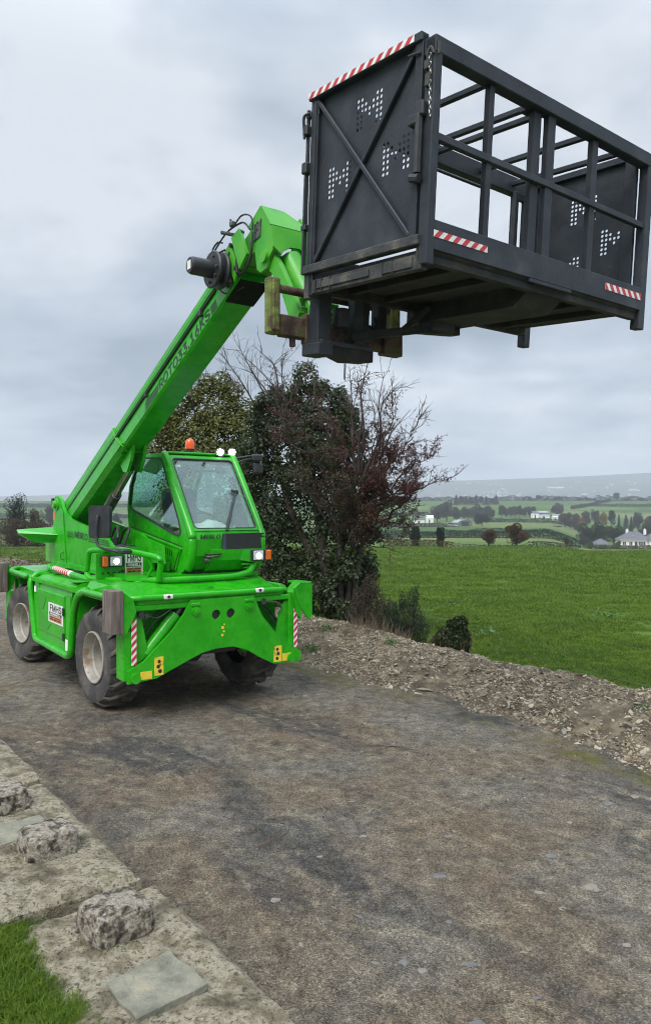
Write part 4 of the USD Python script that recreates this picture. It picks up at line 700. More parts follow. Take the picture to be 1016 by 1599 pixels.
WN = np.cross((0, 1, 0), ws); wp = lambda a, b, d=.03: np.array([1.845, C0 + .03, 2.015]) + a * np.array([0, 1, 0]) + b * ws + d * WN
wpn = P('wiper', [tube([wp(.80, .60), wp(.62, .26), wp(.47, .02, .035)], [.013, .012, .008], 6), tube([wp(.60, .225, .04), wp(.475, -.01, .03)], .016, 6)], BLK); P('wiper_motor', bx(*sum(zip(wp(.80, .60) - [.02, .03, .03], wp(.80, .60) + [.02, .03, .03]), ()), .01), BLK, parent=wpn)
for a, b in ((.09, 1.10), (.49, 1.09), (.76, .63), (.52, .075)): P('glass_fixing', cyl(wp(a, b, .015), wp(a, b, .035), .018, 10), BLK)
P('inside_mirror', [cyl(wp(.40, 1.045, -.05), wp(.40, 1.045, -.02), .06, 14), cyl(wp(.72, 1.03, -.05), wp(.72, 1.03, -.02), .06, 14), beam(wp(.33, 1.02, -.04), wp(.80, 1.0, -.04), .03, .025)], BLK)
P('screen_sticker', slab(sbox(0, 0, .085, .035), wp(.07, 1.035, -.008), (0, 1, 0), ws, .001), WHITE)
# inside the cab
st = group(TH, 'seat'); P('cushion', bx(.45, .98, .28, .76, 1.85, 1.98, .05), BLUE, parent=st); P('backrest', slab(rrect(0, 0, .46, .62, .06), (.46, .29, 1.95), (0, 1, 0), (-.2, 0, 1), .12), BLUE, parent=st); P('headrest', bx(.25, .36, .40, .64, 2.60, 2.78, .04), BLUE, parent=st); P('seat_base', bx(.5, .9, .32, .72, 1.52, 1.85, .02), BLK, parent=st)
sw = group(TH, 'steering_wheel'); P('rim', tube([np.array([1.28, .52, 2.12]) + .19 * (np.cos(a) * np.array([0, 1, 0]) + np.sin(a) * np.array([-.75, 0, .66])) for a in np.linspace(0, 2 * np.pi, 25)], .014, 7, False), BLK, True, parent=sw); P('column', [cyl((1.29, .52, 2.11), (1.48, .52, 1.75), .035, 10), beam((1.28, .34, 2.12), (1.28, .70, 2.12), .03, .012)], BLK, parent=sw)
P('dashboard', [xz(Polygon([(1.42, 1.7), (1.45, 1.98), (1.55, 2.02), (1.79, 1.985), (1.80, 1.75)]), C0 + .06, C1 - .06)], DASH)
r6 = R(8); g7 = R(3); a_, b_ = np.meshgrid(np.linspace(0, 1, 22), np.linspace(0, 1, 30), indexing='ij'); P('crumpled_sheet', grid_mesh(1.36 + a_ * .38, .10 + b_ * .72, 2.0 + .13 * np.sin(np.pi * a_) * (.35 + .9 * np.exp(-((b_ - .45) / .28) ** 2)) + (meshkit.noise(np.stack([a_ * 7, b_ * 9, a_ * 0], -1), 4) - .5) * .05), WHITE, label='pale crumpled sheet lying on the dashboard')
P('dash_clutter', [cat([rock(r6, s_, .5).apply_translation([x_, y_, 2.01]) for s_, x_, y_ in ((.06, 1.66, .16), (.07, 1.70, .25), (.05, 1.62, .32), (.05, 1.70, .12), (.04, 1.7, .78))])], CLOTH)
P('papers_and_bags', [rock(r6, s_, .6).apply_translation([x_, y_, z_]) for s_, x_, y_, z_ in ((.13, 1.30, .16, 1.95), (.15, 1.10, .20, 1.97), (.12, .85, .15, 1.98), (.10, 1.45, .14, 1.93), (.08, 1.20, .10, 2.05))] + [bx(.4, 1.4, .07, .28, 1.52, 1.92, .03)], CLOTH)
P('headlining', bx(.30, 1.0, C0 + .06, C1 - .06, 2.93, 2.97, .01), DASH)
P('sun_blind', [xz(Polygon([(.30, 2.97), (1.0, 2.95), (.96, 2.83), (.80, 2.75), (.25, 2.83)]), C0 + .022, C0 + .03)], BLK)
# louvred lower side panel
P('louvre_panel', [xz(Polygon([(.02, 1.995), (1.64, 1.79), (1.50, 1.53), (.05, 1.55)]), C0 - .018, C0 + .0)], GRN)
P('louvre_lip', beam((.0, -.014, 2.01), (1.66, -.014, 1.80), .028, .03), GRN)
for k in range(22):
    x_ = .08 + k * .062; z_ = 1.955 - .127 * x_; P('louvre_slot', slab([(0, 0), (.022, 0), (.012, -.085), (-.010, -.085)], (x_, -.0186, z_), (1, 0, 0), (0, 0, 1), -.001 if False else .0012), INK)
P('door_seam', [tube([(1.43, -.020, 1.50), (1.60, -.020, 1.77)], .006, 5), tube([(1.66, -.004, 1.83), (.0, -.004, 2.045)], .005, 5)], INK)
P('step_bracket', [bx(1.18, 1.36, -.06, -.02, 1.50, 1.62, .01), cyl((1.25, -.07, 1.55), (1.25, -.02, 1.55), .04, 10)], GRN)
P('maker_lettering', text('MERLO', .052, (1.893, .12, 1.925), (0, 1, 0), (-.05, 0, 1), .003, True, .27, .15), INK)
npl = P('number_plate', slab(rrect(0, 0, .60, .20, .015), (1.905, .415, 1.79), (0, 1, 0), (.03, 0, 1), .012), INK, label='black blank plate under the windscreen'); P('blue_band', slab(rrect(.004, .004, .05, .196, .004), (1.905 + .0122, .415, 1.79), (0, 1, 0), (.03, 0, 1), .001), BLUE, parent=npl)
P('grab_handle', [tube(round_path([(1.88, .20, 1.71), (1.95, .20, 1.71), (1.95, .36, 1.715), (1.88, .36, 1.715)], .03), .014, 8), bx(1.87, 1.95, .17, .24, 1.64, 1.69, .01), bx(1.87, 1.95, .20, .40, 1.735, 1.75, .004)], STEEL, True)
P('door_hinge', [bx(1.84, 1.92, .70, .90, 1.585, 1.61, .006), bx(1.80, 1.90, .74, .86, 1.54, 1.565, .006), cyl((1.87, .80, 1.53), (1.87, .80, 1.63), .018, 8)], GRN_OLD)
h2 = group(TH, 'headlight')
P('pod', [trimesh.convex.convex_hull(np.array([(1.86, .56, 1.72), (1.92, .70, 1.78), (1.96, .80, 1.785), (1.96, 1.02, 1.785), (1.80, 1.02, 1.78), (1.80, 1.02, 1.63), (1.96, 1.02, 1.63), (1.96, .80, 1.625), (1.92, .68, 1.65), (1.80, .6, 1.64), (1.80, .6, 1.78)]))], GRN, 20, parent=h2)
P('housing', bx(1.955, 1.985, .79, 1.075, 1.635, 1.78, .01), BLK, parent=h2); P('lens', bx(1.98, 2.0, .82, .96, 1.65, 1.765, .01), CLEARLENS, parent=h2); P('bulb', lathe([(.0, .012), (.03, .008), (.042, 0)], (2.0, .89, 1.70), (1, 0, 0), 14), LITSOFT, parent=h2); P('amber_indicator', bx(1.93, 1.998, 1.0, 1.08, 1.645, 1.77, .01), AMB, parent=h2)
# roof fittings
bc = group(TH, 'beacon'); P('beacon_base', [cyl((.95, .44, 3.03), (.95, .44, 3.10), .055, 14), cyl((.95, .44, 3.02), (.95, .44, 3.05), .08, 14)], BLK, 30, parent=bc); P('beacon_dome', lathe([(.062, 0), (.064, .05), (.058, .10), (.038, .13), (.0, .142)], (.95, .44, 3.10), (0, 0, 1), 18), REDLENS, 40, parent=bc)
for y, z, x in ((.80, 3.06, 1.14), (1.00, 3.07, 1.10)):
    wl = group(TH, 'work_light', label='work light that is switched on'); P('lamp_body', lathe([(.0, -.10), (.05, -.09), (.062, -.02), (.064, .0)], (x, y, z), (1, -.3, -.15), 16), BLK, 30, parent=wl); P('lamp_bracket', bx(x - .06, x - .02, y - .02, y + .02, z - .09, z - .03, .005), BLK, parent=wl); P('lamp_glass', lathe([(.046, .0), (.036, .010), (.0, .016)], (x, y, z), (1, -.3, -.15), 16), LIT, 40, parent=wl)
wm = group(TH, 'wing_mirror'); P('mirror_arm', [tube(smooth_path([(1.12, 1.0, 2.98), (1.16, 1.12, 3.0), (1.2, 1.25, 3.02), (1.2, 1.4, 2.98)], 5), .016, 7), tube(smooth_path([(1.15, 1.02, 2.9), (1.2, 1.12, 2.96), (1.2, 1.3, 2.98), (1.2, 1.38, 2.93)], 5), .012, 7)], BLK, True, parent=wm); P('mirror_housing', [bx(1.17, 1.25, 1.24, 1.40, 2.95, 3.05, .02), bx(1.17, 1.24, 1.27, 1.42, 2.78, 2.93, .02)], BLK, parent=wm)
# --- boom
BT0 = np.array([-.943, 2.498]); bd = np.array([math.cos(math.radians(24.73)), math.sin(math.radians(24.73))]); bn = np.array([-bd[1], bd[0]])
Y0, Y1 = -.55, -.215
def bpt(s, d, y): q = BT0 + bd * s - bn * d; return np.array([q[0], y, q[1]])        # s along from the rear top, d down from the top edge
def boom_prism(s0, s1, prof):                                                        # prof: (y, d) outline
    pr = np.array(prof); V = np.vstack([[bpt(s0, d, y) for y, d in pr], [bpt(s1, d, y) for y, d in pr]]); return trimesh.convex.convex_hull(V)
H_ = .345
main = [(Y0, .0), (Y1, .0), (Y1, H_ - .04), (Y1 - .03, H_), (Y0 + .025, H_), (Y0, H_ - .026)]
slee = [(Y0 - .018, -.018), (Y1 + .018, -.018), (Y1 + .018, H_ - .03), (Y1 - .03, H_ + .018), (Y0 + .04, H_ + .018), (Y0 - .018, H_ - .04)]
bm = group(TH, 'boom')
P('outer_section', [boom_prism(-.72, 5.38, main)], GRN, parent=bm)
P('rear_sleeve', [boom_prism(-.62, 1.95, slee), trimesh.convex.convex_hull(np.vstack([[bpt(s_, d_, Y0 - .0185) for s_, d_ in ((1.9, -.01), (1.98, .16), (2.14, .31), (1.9, .31))], [bpt(s_, d_, Y0) for s_, d_ in ((1.9, -.01), (1.98, .16), (2.14, .31), (1.9, .31))]]))], GRN, parent=bm)
P('sleeve_weld', tube(smooth_path([bpt(1.93, .0, Y0 - .02), bpt(1.96, .10, Y0 - .02), bpt(1.99, .17, Y0 - .02), bpt(2.12, .33, Y0 - .015), bpt(2.06, .363, Y0 + .08), bpt(2.03, .363, Y1)], 4), .010, 6), GRN_OLD, True, parent=bm)
P('side_groove', [beam(bpt(-.5, .092, Y0 - .019), bpt(5.0, .092, Y0 - .019), .006, .008, (0, 1, 0)), beam(bpt(-.5, .146, Y0 - .012), bpt(4.95, .146, Y0 - .012), .022, .022, (0, 1, 0))], DKG, parent=bm)
P('side_rail', [beam(bpt(-.5, .116, Y0 - .014), bpt(5.0, .116, Y0 - .014), .030, .030, (0, 1, 0))], GRN, parent=bm)
for s_ in (3.05, 4.60): P('rail_clip', bx(*sum(zip(bpt(s_, .165, Y0 - .03) - [.03, .01, .03], bpt(s_, .165, Y0) + [.03, .01, .03]), ()), .006), BLK, parent=bm)
exb = np.array([bd[0], 0, bd[1]]); eyb = np.array([bn[0], 0, bn[1]])
P('model_lettering', text('ROTO33.16KS', .102, bpt(3.36, .306, Y0 - .0005), exb, eyb, .0025, True, 1.36, .22), GREYINK, parent=bm)
P('lettering_strip', [slab([(0, .0), (.42, .0), (.445, .022), (.06 - k * .02, .022)], bpt(2.90 + k * .02, .308 - k * .034, Y0 - .0005), exb, eyb, .002) for k in range(3)] + [slab([(0, 0), (.13, 0), (.138, .014), (.008, .014)], bpt(4.77, .308 - k * .025, Y0 - .0005), exb, eyb, .002) for k in range(4)], GREYINK, parent=bm)
P('boom_end_collar', [boom_prism(5.39, 5.46, [(Y0 - .012, -.02), (Y1 + .012, -.02), (Y1 + .012, .26), (Y0 - .012, .26)])], GRN_OLD, parent=bm)
P('inner_section', [boom_prism(5.3, 5.85, [(Y0 + .035, .03), (Y1 - .035, .03), (Y1 - .035, .25), (Y0 + .035, .25)])], GRN_OLD, parent=bm)
P('end_shadow_plate', boom_prism(5.04, 5.375, [(Y0 + .015, H_ - .02), (Y1 - .015, H_ - .02), (Y1 - .015, H_ + .006), (Y0 + .015, H_ + .006)]), SHADE_BLACK, parent=bm)  # thin dark sheet added to paint the shade beneath the boom end
P('end_plate', [slab([(0, .02), (.10, .02), (.13, -.30), (.03, -.36)], bpt(5.31, .0, Y0 - .025), exb, eyb, .02), slab([(0, .02), (.15, .0), (.17, -.30), (.0, -.34)], bpt(5.49, .0, Y0 - .035), exb, eyb, .03)], GRN_OLD, parent=bm)
P('end_clamp', [bx(*sum(zip(bpt(5.47, .22, Y0 - .04) - [.015, .02, .12], bpt(5.47, .22, Y0 - .02) + [.015, .01, .12]), ()), .004)], DKG, parent=bm); P('end_bracket', slab([(0, 0), (.05, .01), (.06, -.22), (.0, -.24)], bpt(5.20, .08, Y0 - .012), exb, eyb, .012), STEEL, parent=bm); P('end_cable', [tube(smooth_path([bpt(5.36, .30, Y0 - .03), bpt(5.5, .36, Y0 - .02), bpt(5.66, .34, Y0 - .03), bpt(5.74, .22, Y0 - .04)], 5), .012, 6), tube(smooth_path([bpt(5.15, .19, Y0 - .10), bpt(5.08, .27, Y0 - .03), bpt(5.15, .33, Y0 + .02), bpt(5.3, .36, Y0 + .08)], 5), .007, 6)], BLK, True, parent=bm)
P('end_bolt', [cyl(bpt(s_, d_, Y0 - .05), bpt(s_, d_, Y0 - .02), .022, 8) for s_, d_ in ((5.37, .06), (5.40, .25), (5.42, .0), (5.58, .22), (5.62, .15), (5.55, .04), (5.63, .03))], DKG, parent=bm)
# hose reel on the boom's right side
rc = bpt(5.22, .15, Y0)
rl = group(bm, 'hose_reel') if False else None
P('hose_reel', [lathe([(.05, .0), (.165, .0), (.175, .02), (.165, .035), (.11, .04), (.11, .085), (.165, .09), (.175, .105), (.165, .12), (.05, .12)], rc + [0, -.06, 0], (0, -1, 0), 26), lathe([(.0, 0), (.082, 0), (.082, .20), (.07, .225), (.0, .225)], rc + [0, -.18, 0], (0, -1, 0), 20)], BLK, 35, parent=bm)
P('reel_cap', slab(rrect(-.035, -.04, .035, .04, .008), rc + [0, -.4065, 0], (1, 0, 0), (0, 0, 1), .003), WHITE, parent=bm)
P('reel_bolt', [cyl(rc + [.12 * math.cos(a), -.183, .12 * math.sin(a)], rc + [.12 * math.cos(a), -.20, .12 * math.sin(a)], .014, 6) for a in np.linspace(0, 5.6, 6)], STEEL, parent=bm)
P('reel_mount', [bx(*sum(zip(rc - [.10, .07, .12], rc + [.12, .0, .12]), ()), .02)], STEEL, parent=bm)
P('hydraulic_hose', [tube(smooth_path([bpt(5.15, -.03, Y0 - .12), bpt(5.28, -.08, Y0 - .10), bpt(5.46, -.10, Y0 - .08), bpt(5.62, -.06, Y0 - .06), bpt(5.72, .0, Y0 - .05), bpt(5.78, .13, Y0 - .05)], 6), .009, 6), tube(smooth_path([bpt(5.33, -.02, Y0 - .05), bpt(5.22, -.06, Y0 - .08), bpt(5.17, -.14, Y0 - .08), bpt(5.25, -.17, Y0 - .06), bpt(5.33, -.10, Y0 - .06)], 6), .009, 6), tube(smooth_path([bpt(5.6, -.06, Y0 - .08), bpt(5.74, -.06, Y0 - .07), bpt(5.84, .04, Y0 - .05), bpt(5.80, .18, Y0 - .05), bpt(5.72, .3, Y0 - .04)], 6), .008, 6)], BLK, True, parent=bm)
P('hose_guide', [beam(bpt(5.47, -.08, Y0 - .15), bpt(5.53, -.03, Y0 + .05), .03, .03), bx(*sum(zip(bpt(5.61, -.07, Y0 - .10) - .022, bpt(5.61, -.07, Y0 - .10) + .022), ()), .005), cyl(bpt(5.58, -.06, Y0 - .1), bpt(5.60, -.13, Y0 - .1), .012, 6)], STEEL, parent=bm)
# lift cylinder
P('lift_cylinder', [cyl((-.40, -.38, 1.99), (.42, -.38, 2.49), .075, 16)], STEEL, 30, parent=bm) ; P('lift_rod', cyl((.42, -.38, 2.49), (.95, -.38, 2.82), .05, 12), CHROME, 30, parent=bm); P('cylinder_clevis', [bx(-.5, -.26, -.48, -.28, 1.85, 2.05, .03)], GRN_OLD, parent=bm)
P('cylinder_lug', [xz(Polygon([(.74, 2.90), (1.20, 3.10), (1.12, 2.90), (1.0, 2.76), (.88, 2.77)]), -.46, -.42), xz(Polygon([(.74, 2.90), (1.20, 3.10), (1.12, 2.90), (1.0, 2.76), (.88, 2.77)]), -.30, -.26)], GRN, parent=bm)
# --- head
hd = group(TH, 'boom_head'); HY0, HY1 = -.575, -.13
rear = [(4.30, 4.84), (4.50, 4.95), (4.655, 4.75), (4.705, 4.53), (4.63, 4.47), (4.60, 4.40), (4.50, 4.38), (4.44, 4.42), (4.40, 4.60)]
P('cheek_plate', xz(Polygon(rear), HY0, HY0 + .03), GRN_OLD, parent=hd); P('cheek_plate', xz(Polygon(rear), HY1 - .03, HY1), GRN_OLD, parent=hd)
n1 = np.array([4.505, HY0 - .004, 4.953]); ex_ = np.array([0, 1.0, 0]); ey_ = np.array([4.66 - 4.505, 0, 4.745 - 4.953]); L1 = np.linalg.norm(ey_)
P('front_cover', [slab([(0, 0), (0, L1), (.40, L1), (.40, .16), (.235, 0)][::-1], n1, ex_, ey_, -.02), slab([(0, 0), (.455, 0), (.455, .30), (.40, .30), (.36, .22), (.27, .17), (.17, .18), (.10, .225), (.07, .26), (.0, .20)][::-1], (4.662, HY0 - .004, 4.743), ex_, (.05, 0, -.22), -.02)], GRN_OLD, parent=hd)
P('top_cover', slab([(0, 0), (.235, 0), (.40, .10), (.40, .24), (0, .24)], (4.505, HY0, 4.955), ex_, (-.87, 0, -.49), .02), GRN_OLD, parent=hd)
P('cheek_bolt_plate', slab([(0, 0), (.12, .05), (.10, -.10), (-.01, -.12)], (4.40, HY0 - .001, 4.80), (1, 0, 0), (0, 0, 1), .008), STEEL, parent=hd)
P('bolt', [cyl((x_, HY0 - .015, z_), (x_, HY0, z_), .011, 6) for x_, z_ in ((4.42, 4.82), (4.46, 4.83), (4.42, 4.76), (4.46, 4.77), (4.43, 4.70))], DKG, parent=hd)
P('head_pin', [cyl((4.58, HY0 - .02, 4.50), (4.58, HY1 + .02, 4.50), .04, 14), cyl((4.58, HY0 - .03, 4.50), (4.58, HY0, 4.50), .055, 14)], GRN_OLD, 30, parent=hd)
arm = Polygon([(4.52, 4.53), (4.62, 4.56), (4.75, 4.40), (4.98, 4.06), (5.06, 3.92), (5.02, 3.84), (4.93, 3.86), (4.80, 4.12), (4.62, 4.36), (4.52, 4.42)])
P('tilt_arm', xz(arm, HY0 + .035, HY0 + .085), GRN_OLD, parent=hd); P('tilt_arm', xz(arm, HY1 - .085, HY1 - .035), GRN_OLD, parent=hd)
P('tilt_cylinder', [cyl((4.64, -.35, 4.50), (4.90, -.33, 4.08), .10, 18), cyl((4.90, -.33, 4.08), (5.0, -.33, 3.92), .05, 12)], GRN_OLD, 30, parent=hd)
P('head_link', [xz(Polygon([(4.70, 4.53), (4.86, 4.50), (5.02, 4.22), (5.06, 4.0), (4.95, 3.95), (4.86, 4.15)]), -.25, -.20), trimesh.convex.convex_hull(np.array([(4.80, y_, 4.40) for y_ in (-.28, -.16)] + [(5.02, y_, 4.05) for y_ in (-.30, -.10)] + [(4.95, y_, 3.98) for y_ in (-.30, -.10)]))], GRN_OLD, parent=hd)
# --- fork carriage
fc = group(TH, 'fork_carriage', label='rusty mossy fork carriage with the paint worn off')
X_ = 5.08
P('carriage_post', [bx(X_ - .05, X_ + .04, -.86, -.755, 3.70, 4.15, .012), bx(X_ - .02, X_ + .06, -.84, -.775, 3.72, 4.13, .01)], MOSSY, parent=fc); P('carriage_post', bx(X_ - .05, X_ + .05, .40, .51, 3.68, 4.16, .012), MOSSY, parent=fc)
P('lower_bar', [bx(X_ - .04, X_ + .04, -.755, .40, 3.69, 3.865, .012), bx(X_ - .03, X_ + .05, -.52, -.44, 3.65, 3.90, .01), bx(X_ - .03, X_ + .05, .10, .18, 3.65, 3.90, .01), bx(X_ - .02, X_ + .02, -.64, -.60, 3.62, 3.70, .005)], RUST, parent=fc)
P('upper_bar', cyl((X_, -.76, 4.075), (X_, .42, 4.075), .035, 12), RUST, True, parent=fc)
P('end_plate', bx(X_ - .03, X_ + .07, .30, .52, 3.66, 3.86, .01), RUST, parent=fc)
P('carriage_lug', [bx(4.95, 5.05, -.52, -.44, 3.84, 3.98, .01), bx(4.95, 5.05, -.22, -.12, 3.84, 3.98, .01)], GRN_OLD, parent=fc)

# ---------------------------------------------------------------- work platform (own frame: u along, v back towards the machine, w up)
def rotm(z, y, x):
    cz, sz, cy, sy, cx, sx = math.cos(z), math.sin(z), math.cos(y), math.sin(y), math.cos(x), math.sin(x)
    return np.array([[cz, -sz, 0], [sz, cz, 0], [0, 0, 1]]) @ np.array([[cy, 0, sy], [0, 1, 0], [-sy, 0, cy]]) @ np.array([[1, 0, 0], [0, cx, -sx], [0, sx, cx]])
BM = np.eye(4); BM[:3, :3] = rotm(.684, -.014, .075); BM[:3, 3] = (.659, 4.991, 3.891)
WP = thing('work_platform', 'dark grey steel man basket with cross braced perforated end panels hung from the boom', 'work platform', mat=BM)
def dark(name, k, rgh): return mat(name, [(.3, (.014 * k, .018 * k, .024 * k)), (.52, (.025 * k, .030 * k, .038 * k)), (.66, (.040 * k, .046 * k, .054 * k)), (.74, (.075 * k, .072 * k, .066 * k))], scale=3.2, detail=6, rough=rgh, bump=.18, bscale=30, spec=.35, speck=((.085, .05, .032), 21, .63, .70, .8))
ANT = dark('anthracite_paint', .82, .48); ANT2 = dark('anthracite_paint_pale', 1.02, .52); GRIME = mat('grimy_underside', [(.3, (.010, .011, .012)), (.52, (.020, .021, .021)), (.72, (.045, .042, .036))], scale=5, detail=7, rough=.85, bump=.4, bscale=35)
SCUFF = mat('scuffed_edge', [(.3, (.022, .026, .031)), (.5, (.042, .043, .043)), (.7, (.11, .10, .085))], scale=6, detail=7, rough=.8, bump=.4, bscale=40)
def Q(name, mesh, m, smooth=False, parent=None, label=None): return part(parent or WP, name, mesh, m, smooth, label)
L, Wd = 2.78, 1.30
PATT = ["X.....X", "XX...XX", "XX.X.XX"]
def m_holes(v0, w0, dv=.0405, dw=.0405, r=.0135, flip=1):
    """the seven by six dot letter: two full stems and a notch between them"""
    dots = [(c_, r_) for c_ in (0, 1, 5, 6) for r_ in range(6)] + [(2, 1), (2, 2), (3, 2), (3, 3), (4, 1), (4, 2)]
    return [Point(v0 + flip * c_ * dv, w0 - r_ * dw).buffer(r, 3) for c_, r_ in dots]
def end_panel(u, v0, v1, w0, w1, letters, flip):
    ho = unary_union([h for (a, b) in letters for h in m_holes(a, b, flip=flip)])
    return slab(sbox(v0, w0, v1, w1).difference(ho), (u, 0, 0), (0, 1, 0), (0, 0, 1), .006)
# floor
fl = Q('floor', [bx(.02, L - .03, .04, Wd - .02, .105, .135, .003)], GRIME)
Q('floor_bearer', bx(.06, L - .06, .03, .09, .05, .105, .004), GRIME, parent=fl); Q('floor_bearer', bx(.06, L - .06, Wd - .10, Wd - .03, .03, .105, .004), GRIME, parent=fl)
for u_ in (.40, .80, 1.95, 2.36): Q('floor_bearer', bx(u_ - .03, u_ + .03, .09, Wd - .10, .055, .104, .004), GRIME, parent=fl)
Q('front_lip', [slab([(0, 0), (L - .10, 0), (L - .10, .085), (0, .085)], (.05, .012, .132), (1, 0, 0), (0, .75, -.66), .006)], GRIME, parent=fl)
# front sill with tape
Q('front_sill', bx(.06, L - .035, .0, .035, .133, .327, .004), ANT2)
hazard(WP, (.062, -.0005, .214), (1, 0, 0), (0, 0, 1), .555, .045, 6, lean=1.0)
hazard(WP, (2.165, -.0005, .218), (1, 0, 0), (0, 0, 1), .572, .055, 6, lean=-.8)
Q('corner_post', bx(.0, .075, .0, .085, .03, 1.475, .006), ANT2); Q('corner_post', bx(L - .045, L + .05, .0, .085, -.03, 1.475, .006), ANT2)
Q('corner_post', bx(-.0, .075, Wd - .085, Wd, -.01, 1.50, .006), ANT); Q('corner_post', bx(L - .05, L + .05, Wd - .085, Wd, -.08, 1.50, .006), ANT)
Q('top_rail', bx(.0, L + .06, -.004, .10, 1.377, 1.487, .006), ANT2); Q('middle_rail', bx(.076, L - .045, .012, .062, .845, .893, .004), ANT2)
for u0, u1, y0 in ((.60, .655, .03), (1.14, 1.235, .05), (1.29, 1.385, .025), (1.905, 1.985, .03)): Q('front_upright', bx(u0, u1, y0, y0 + .05, .325, 1.378, .004), ANT)
# back
Q('back_top_rail', bx(.0, L + .04, Wd - .09, Wd, 1.36, 1.52, .006), ANT)
Q('back_sill', bx(.07, L - .05, Wd - .03, Wd, .135, .33, .004), ANT)
for u_ in (.42, 2.52): Q('back_upright', bx(u_ - .03, u_ + .03, Wd - .07, Wd - .01, .32, 1.36, .004), ANT)
Q('back_gate_frame', [bx(2.54, 2.70, Wd - .16, Wd - .10, .14, 1.37, .01), bx(2.40, 2.45, Wd - .14, Wd - .10, .14, 1.37, .008), bx(2.44, 2.55, Wd - .14, Wd - .10, 1.29, 1.36, .004), bx(2.44, 2.55, Wd - .14, Wd - .10, .14, .2, .004)], ANT)
Q('gate_handle', tube(round_path([(1.15, Wd - .09, 1.38), (1.15, Wd - .16, 1.26), (1.86, Wd - .16, 1.26), (1.94, Wd - .14, 1.29), (1.94, Wd - .09, 1.38)], .05), .014, 7), BLK, True)
Q('gas_strut', [cyl((.70, Wd - .2, 1.22), (.92, Wd - .2, .55), .018, 8), cyl((.70, Wd - .2, 1.22), (.80, Wd - .2, .92), .026, 8)], BLK, 30)
# roof bars
for u_ in (.66, 1.17, 1.33, 1.93, 2.42): Q('roof_bar', beam((u_, .09, 1.425), (u_, Wd - .08, 1.445), .045, .045), ANT)
Q('roof_bar_clip', bx(1.10, 1.20, .10, .16, 1.37, 1.42, .008), BLK)
# left end
gp = group(WP, 'end_gate', label='cross braced end panel with dotted letters and red and white tape')
Q('panel', end_panel(.035, .165, 1.235, .20, 1.49, [(.783, 1.325), (.489, .932), (1.087, .918)], -1), ANT2, parent=gp)
Q('gate_stile', bx(-.012, .045, 1.225, 1.285, .16, 1.50, .005), ANT, parent=gp); Q('gate_stile', bx(-.012, .045, .10, .168, .17, 1.52, .005), ANT, parent=gp)
Q('gate_rail', bx(-.03, .045, .06, 1.33, .158, .225, .006), SCUFF, parent=gp); Q('gate_rail', bx(-.03, .045, .10, 1.30, 1.475, 1.535, .006), ANT2, parent=gp)
Q('cross_brace', beam((.018, .17, 1.47), (.018, 1.225, .235), .034, .036, (1, 0, 0)), ANT, parent=gp); Q('cross_brace', beam((.010, 1.225, 1.47), (.010, .17, .235), .034, .036, (1, 0, 0)), ANT, parent=gp)
hazard(gp, (-.0305, 1.296, 1.484), (0, -1, 0), (0, 0, 1), 1.13, .045, 12, lean=.9)
Q('end_beam', [bx(.0, .06, .055, 1.27, .0, .105, .006), bx(-.012, .0, .12, .40, .02, .09, .003), bx(-.012, .0, .55, 1.15, .03, .08, .003)], SCUFF)
Q('hinge_rib', [bx(-.014, -.002, v_, v_ + .012, .01, .10, .002) for v_ in (.30, .40, .98, 1.08, 1.16)], GRIME)
Q('end_foot', [bx(-.01, .06, 1.25, 1.31, -.03, .16, .005), bx(.0, .07, .05, .10, .0, .16, .005)], SCUFF)
# latches, chains, rods at the left end posts
Q('lock_rod', cyl((-.005, 1.322, .20), (-.005, 1.322, 1.42), .016, 8), BLK); Q('lock_rod', cyl((-.03, 1.312, .16), (-.03, 1.312, .98), .010, 6), BLK); Q('rod_guide', bx(-.02, .02, 1.28, 1.34, 1.36, 1.40, .004), BLK); Q('rod_guide', bx(-.04, .02, 1.28, 1.34, .50, .54, .004), BLK)
lt = Q('latch', [bx(-.05, .02, 1.285, 1.345, .93, 1.02, .01), bx(-.05, .01, 1.29, 1.345, 1.22, 1.30, .01), tube(smooth_path([(-.03, 1.28, 1.38), (-.05, 1.325, 1.36), (-.04, 1.33, 1.26), (-.04, 1.325, 1.20)], 4), .012, 6)], BLK)
lt2 = Q('latch', [bx(-.05, .0, .045, .12, .98, 1.08, .012), bx(-.06, .0, .09, .17, .93, 1.0, .01), cyl((-.03, .09, 1.0), (-.03, .09, .62), .028, 8), cyl((-.035, .06, .58), (-.035, .14, .60), .03, 8)], BLK)
Q('bolt_pull', [tube([(-.02, .11, 1.40), (-.035, .21, 1.405)], .009, 6), bx(-.03, .0, .03, .07, 1.27, 1.33, .005), bx(-.03, .0, .02, .06, 1.16, 1.24, .005)], SCUFF)
for k in range(14):
    a, b = np.array([-.012, .035, 1.36]), np.array([-.012, .012, .98]); c_ = a + (b - a) * k / 13; o_ = np.array([.009, 0, 0]) if k % 2 else np.array([0, .009, 0])
    Q('chain_link', tube([c_ + o_ * math.cos(t_) + np.array([0, 0, .017]) * math.sin(t_) for t_ in np.linspace(0, 6.283, 9)], .0035, 5, False), CHROME, True)
Q('lifting_eye', [tube(smooth_path([(-.005, .03, 1.31), (-.02, .05, 1.36), (-.02, .02, 1.40), (-.01, .0, 1.36)], 4), .010, 6), cyl((.02, -.012, 1.36), (.02, -.012, 1.44), .010, 6)], SCUFF)
